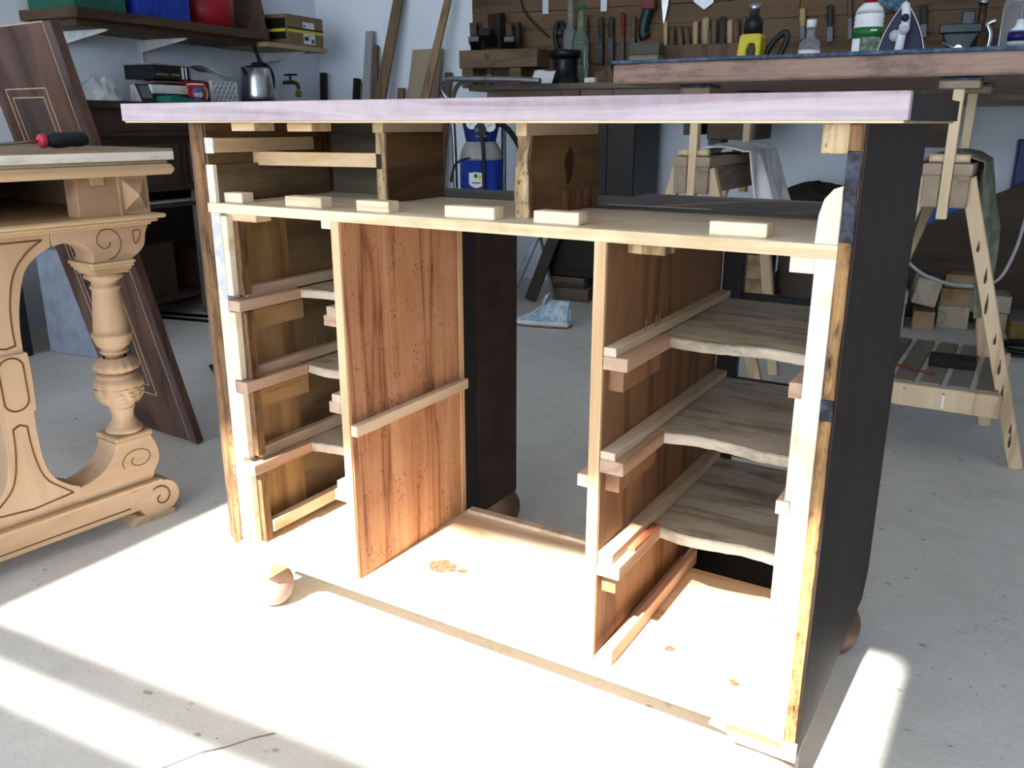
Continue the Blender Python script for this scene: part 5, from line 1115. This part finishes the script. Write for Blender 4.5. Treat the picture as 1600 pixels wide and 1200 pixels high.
# through the right pedestal: two dovetailed drawers and a carton
def dove(label, px, py, w, h, d, z):
    p_ = PV(px, py, 2.9); t_ = rthing('wooden_box', label, 'box', p_.x, 2.9+d/2, z, 'dovetailed boxes stacked under the bench'); Mx = RL(p_.x, 2.9, z)
    MB(Mx).box(-w/2, w/2-.002, 0, .014, 0, h).build('front', wood('offcut_tan', '', '', ''), t_, .001)
    for x_ in (-w/2, w/2-.014): MB(Mx).box(x_, x_+.014, .014, d, 0, h).build('side', DKW if x_ > 0 else OW, t_, .001)
    MB(Mx).box(-w/2+.014, w/2-.014, d-.012, d, 0, h).build('back', OW, t_); MB(Mx).box(-w/2+.014, w/2-.014, .014, d-.012, .006, .012).build('bottom', OW, t_)
    for k in range(3): MB(Mx).box(w/2-.014, w/2+.0005, -.0006, .012, h*(.1+.3*k), h*(.25+.3*k)).build('dovetail', HANDLED, t_)
    return t_
zd = PV(1180, 462, 2.9).z
base_h = max(.02, PV(1180, 466, 2.9).z)
mono(MB(MR).box(PV(1150, 460, 2.9).x, PV(1205, 460, 2.9).x, 2.9, 3.2, 0, base_h-.001), 'wood_plinth', DKW, 'dark block under the two dovetailed boxes', 'block', bev=.003)
z1_ = PV(1180, 437, 2.9).z; z2_ = PV(1180, 400, 2.9).z
dove('lower tan dovetailed box of two stacked under the bench', 1182, 450, .11, z1_-base_h-.001, .3, base_h); dove('upper pale dovetailed box of two stacked under the bench', 1176, 420, .115, z2_-z1_, .3, z1_+.001)
p = PV(1250, 430, 3.12); zt_ = PV(1250, 316, 3.12).z
mono(MB(MR).box(PV(1216, 400, 3.21).x, PV(1300, 400, 3.21).x, 3.21, 3.42, 0, zt_), 'wooden_chest', wood('chest2', '3a322a', '564b40', '655a4d', 'x', 6, 8, .7), 'grey-brown wooden chest under the bench behind the left trestle', 'chest', bev=.003)
zh = PV(1250, 291, 3.2).z-zt_
def sack(a, b):
    an = 2*PI*a; r = .15*math.sqrt(max(0, 1-b*b))*(1+.16*math.sin(5*an+3*b)+.10*math.sin(9*an-4*b))
    return tuple(rm(p.x+.03+r*1.15*math.cos(an), 3.27+r*.75*math.sin(an), zt_+.003+zh*b*(1+.22*math.sin(3*an+1)+.12*math.sin(7*an+4*b))))
# shoe
sh0 = PZ(848, 512, 0); shm = Matrix.Translation((sh0.x, sh0.y+.04, 0)) @ Matrix.Rotation(math.radians(193), 4, 'Z')
sho = thing('sneaker', 'pale blue high-top sneaker with red and white sole on the floor', 'shoe', (sh0.x, sh0.y+.04, 0), math.radians(193))
def outline(x):                                    # x from heel -.11 to toe .17
    t_ = (x+.11)/.28; return .030+.016*math.sin(PI*min(1, t_*.9+.1))*(1 if t_ < .8 else 1)-(.030*max(0, (t_-.82)/.18)**2)
def loft(m, secs, close=True):
    n_ = len(secs[0]); vs = [v for s_ in secs for v in s_]
    fs = [(i*n_+j, i*n_+(j+1) % n_, (i+1)*n_+(j+1) % n_, (i+1)*n_+j) for i in range(len(secs)-1) for j in range(n_)]
    m.add(vs, fs, True); m.add(secs[0], [tuple(range(n_))[::-1]]); m.add(secs[-1], [tuple(range(n_))]); return m
def sole(z0, z1, grow=0):
    return [[(x, w_*s_, z) for (s_, z) in ((-1, z0), (1, z0), (1, z1), (-1, z1))] for x, w_ in [(-.11+.28*k/20, outline(-.11+.28*k/20)+grow) for k in range(21)]]
loft(MB(shm), sole(0, .010)).build('outsole', plain('sole_red', '9a4a4a', .6), sho); loft(MB(shm), sole(.010, .030, .003)).build('midsole', plain('sole_white', 'd7e0ea', .6), sho)
hgt = lambda x: .125 if x < -.02 else (.125-.075*((x+.02)/.10) if x < .08 else .052-.016*((x-.08)/.09))
secs = []
for k in range(25):
    x = -.108+.272*k/24; w_ = outline(x)-.001; h = max(.034, hgt(x)); wt = w_*(.62 if x < .02 else .62)
    secs.append([(x, w_*math.cos(a)*(1 if math.sin(a) < .5 else .9), .030+(h-.030)*max(0, math.sin(a))) for a in [PI*j/12 for j in range(13)]])
loft(MB(shm), secs).build('upper', plain('shoe_blue', '8fb0c8', .8, sc=42, c2='d3dde4', bump=.3), sho)
for k in range(6):
    x = .010+.017*k; h = hgt(x)+.002
    MB(shm).tube([(x-.012, -.030, h-.008), (x, -.0, h+.002), (x+.010, .030, h-.008)], .0035, 6).build('lace', plain('lace_white', 'dfe4ea', .8), sho)
MB(shm).box(-.114, -.106, -.012, .012, .035, .085).build('heel_tab', plain('lace_white', ''), sho, .002)
for k in range(3): MB(shm).bar((-.085+.012*k, outline(-.08)+.0006, .030), (-.070+.012*k, outline(-.07)*.86, .085), .006, .003, (0, 1, 0)).build('side_stripe', plain('lace_white', ''), sho)
MB(shm).prism([(.012, .10), (.0, .118), (-.016, .155), (-.004, .158), (.020, .120)], -.022, .022, 'y').build('tongue', plain('tongue_spot', 'c5d2de', .8, sc=60, c2='2c3c58'), sho, .004)
# leaning bars seen through the kneehole
a, b = PV(812, 436, 2.95), PV(840, 366, 2.95); d_ = (b-a)/(b.z-a.z); f0 = a-d_*a.z; f1 = a+d_*(.85-a.z)
AL = plain('aluminium', 'a9aec0', .35, .7)
mono(MB(MR).bar((f0.x, 2.93, .002), (f1.x, 3.0, .85), .028, .018, (0, 1, 0)), 'metal_bar', AL, 'ribbed aluminium bar leaning against the bench pedestal', 'bar', bev=.004)
mono(MB(MR).bar((f0.x+.10, 2.97, .004), (f1.x+.04, 3.01, .80), .06, .018, (0, 1, 0)), 'dark_plank', wood('dark_plank', '241d19', '372e28', '443a33', 'z', 6, 8, .6), 'dark narrow plank leaning right of the aluminium bar', 'plank', bev=.002)
a, b = PV(841, 374, 2.98), PV(858, 440, 2.98); d_ = (b-a)/(b.z-a.z); f0 = b-d_*b.z; f1 = a+d_*(.62-a.z)
mono(MB(MR).bar((f0.x, 2.985, .002), (f1.x, 3.04, .62), .014, .010, (0, 1, 0)), 'thin_strip', plain('thin_strip', '6a675f', .6), 'thin grey strip leaning left across the dark plank', 'strip', bev=.001)
sk_ = MB(); sk_.grid(sack, 36, 14); mono(sk_, 'dark_rag_heap', plain('sack_black', '26241f', .8, bump=.3, sc=12), 'crumpled heap of dark rag on the grey-brown chest', 'rag', solid=.003)

# hairline crack in the concrete near the camera
cp = [PZ(x, y, 0) for x, y in ((190, 1230), (225, 1213), (261, 1198), (315, 1176), (352, 1168), (394, 1154), (430, 1146))]
ck = MB()
for i in range(len(cp)-1): ck.bar((cp[i].x, cp[i].y, .0003), (cp[i+1].x, cp[i+1].y, .0003), .0022+.0016*(i % 2), .0008)
ck.build('floor_crack', plain('crack', '8a867d', .9), FLOOR)
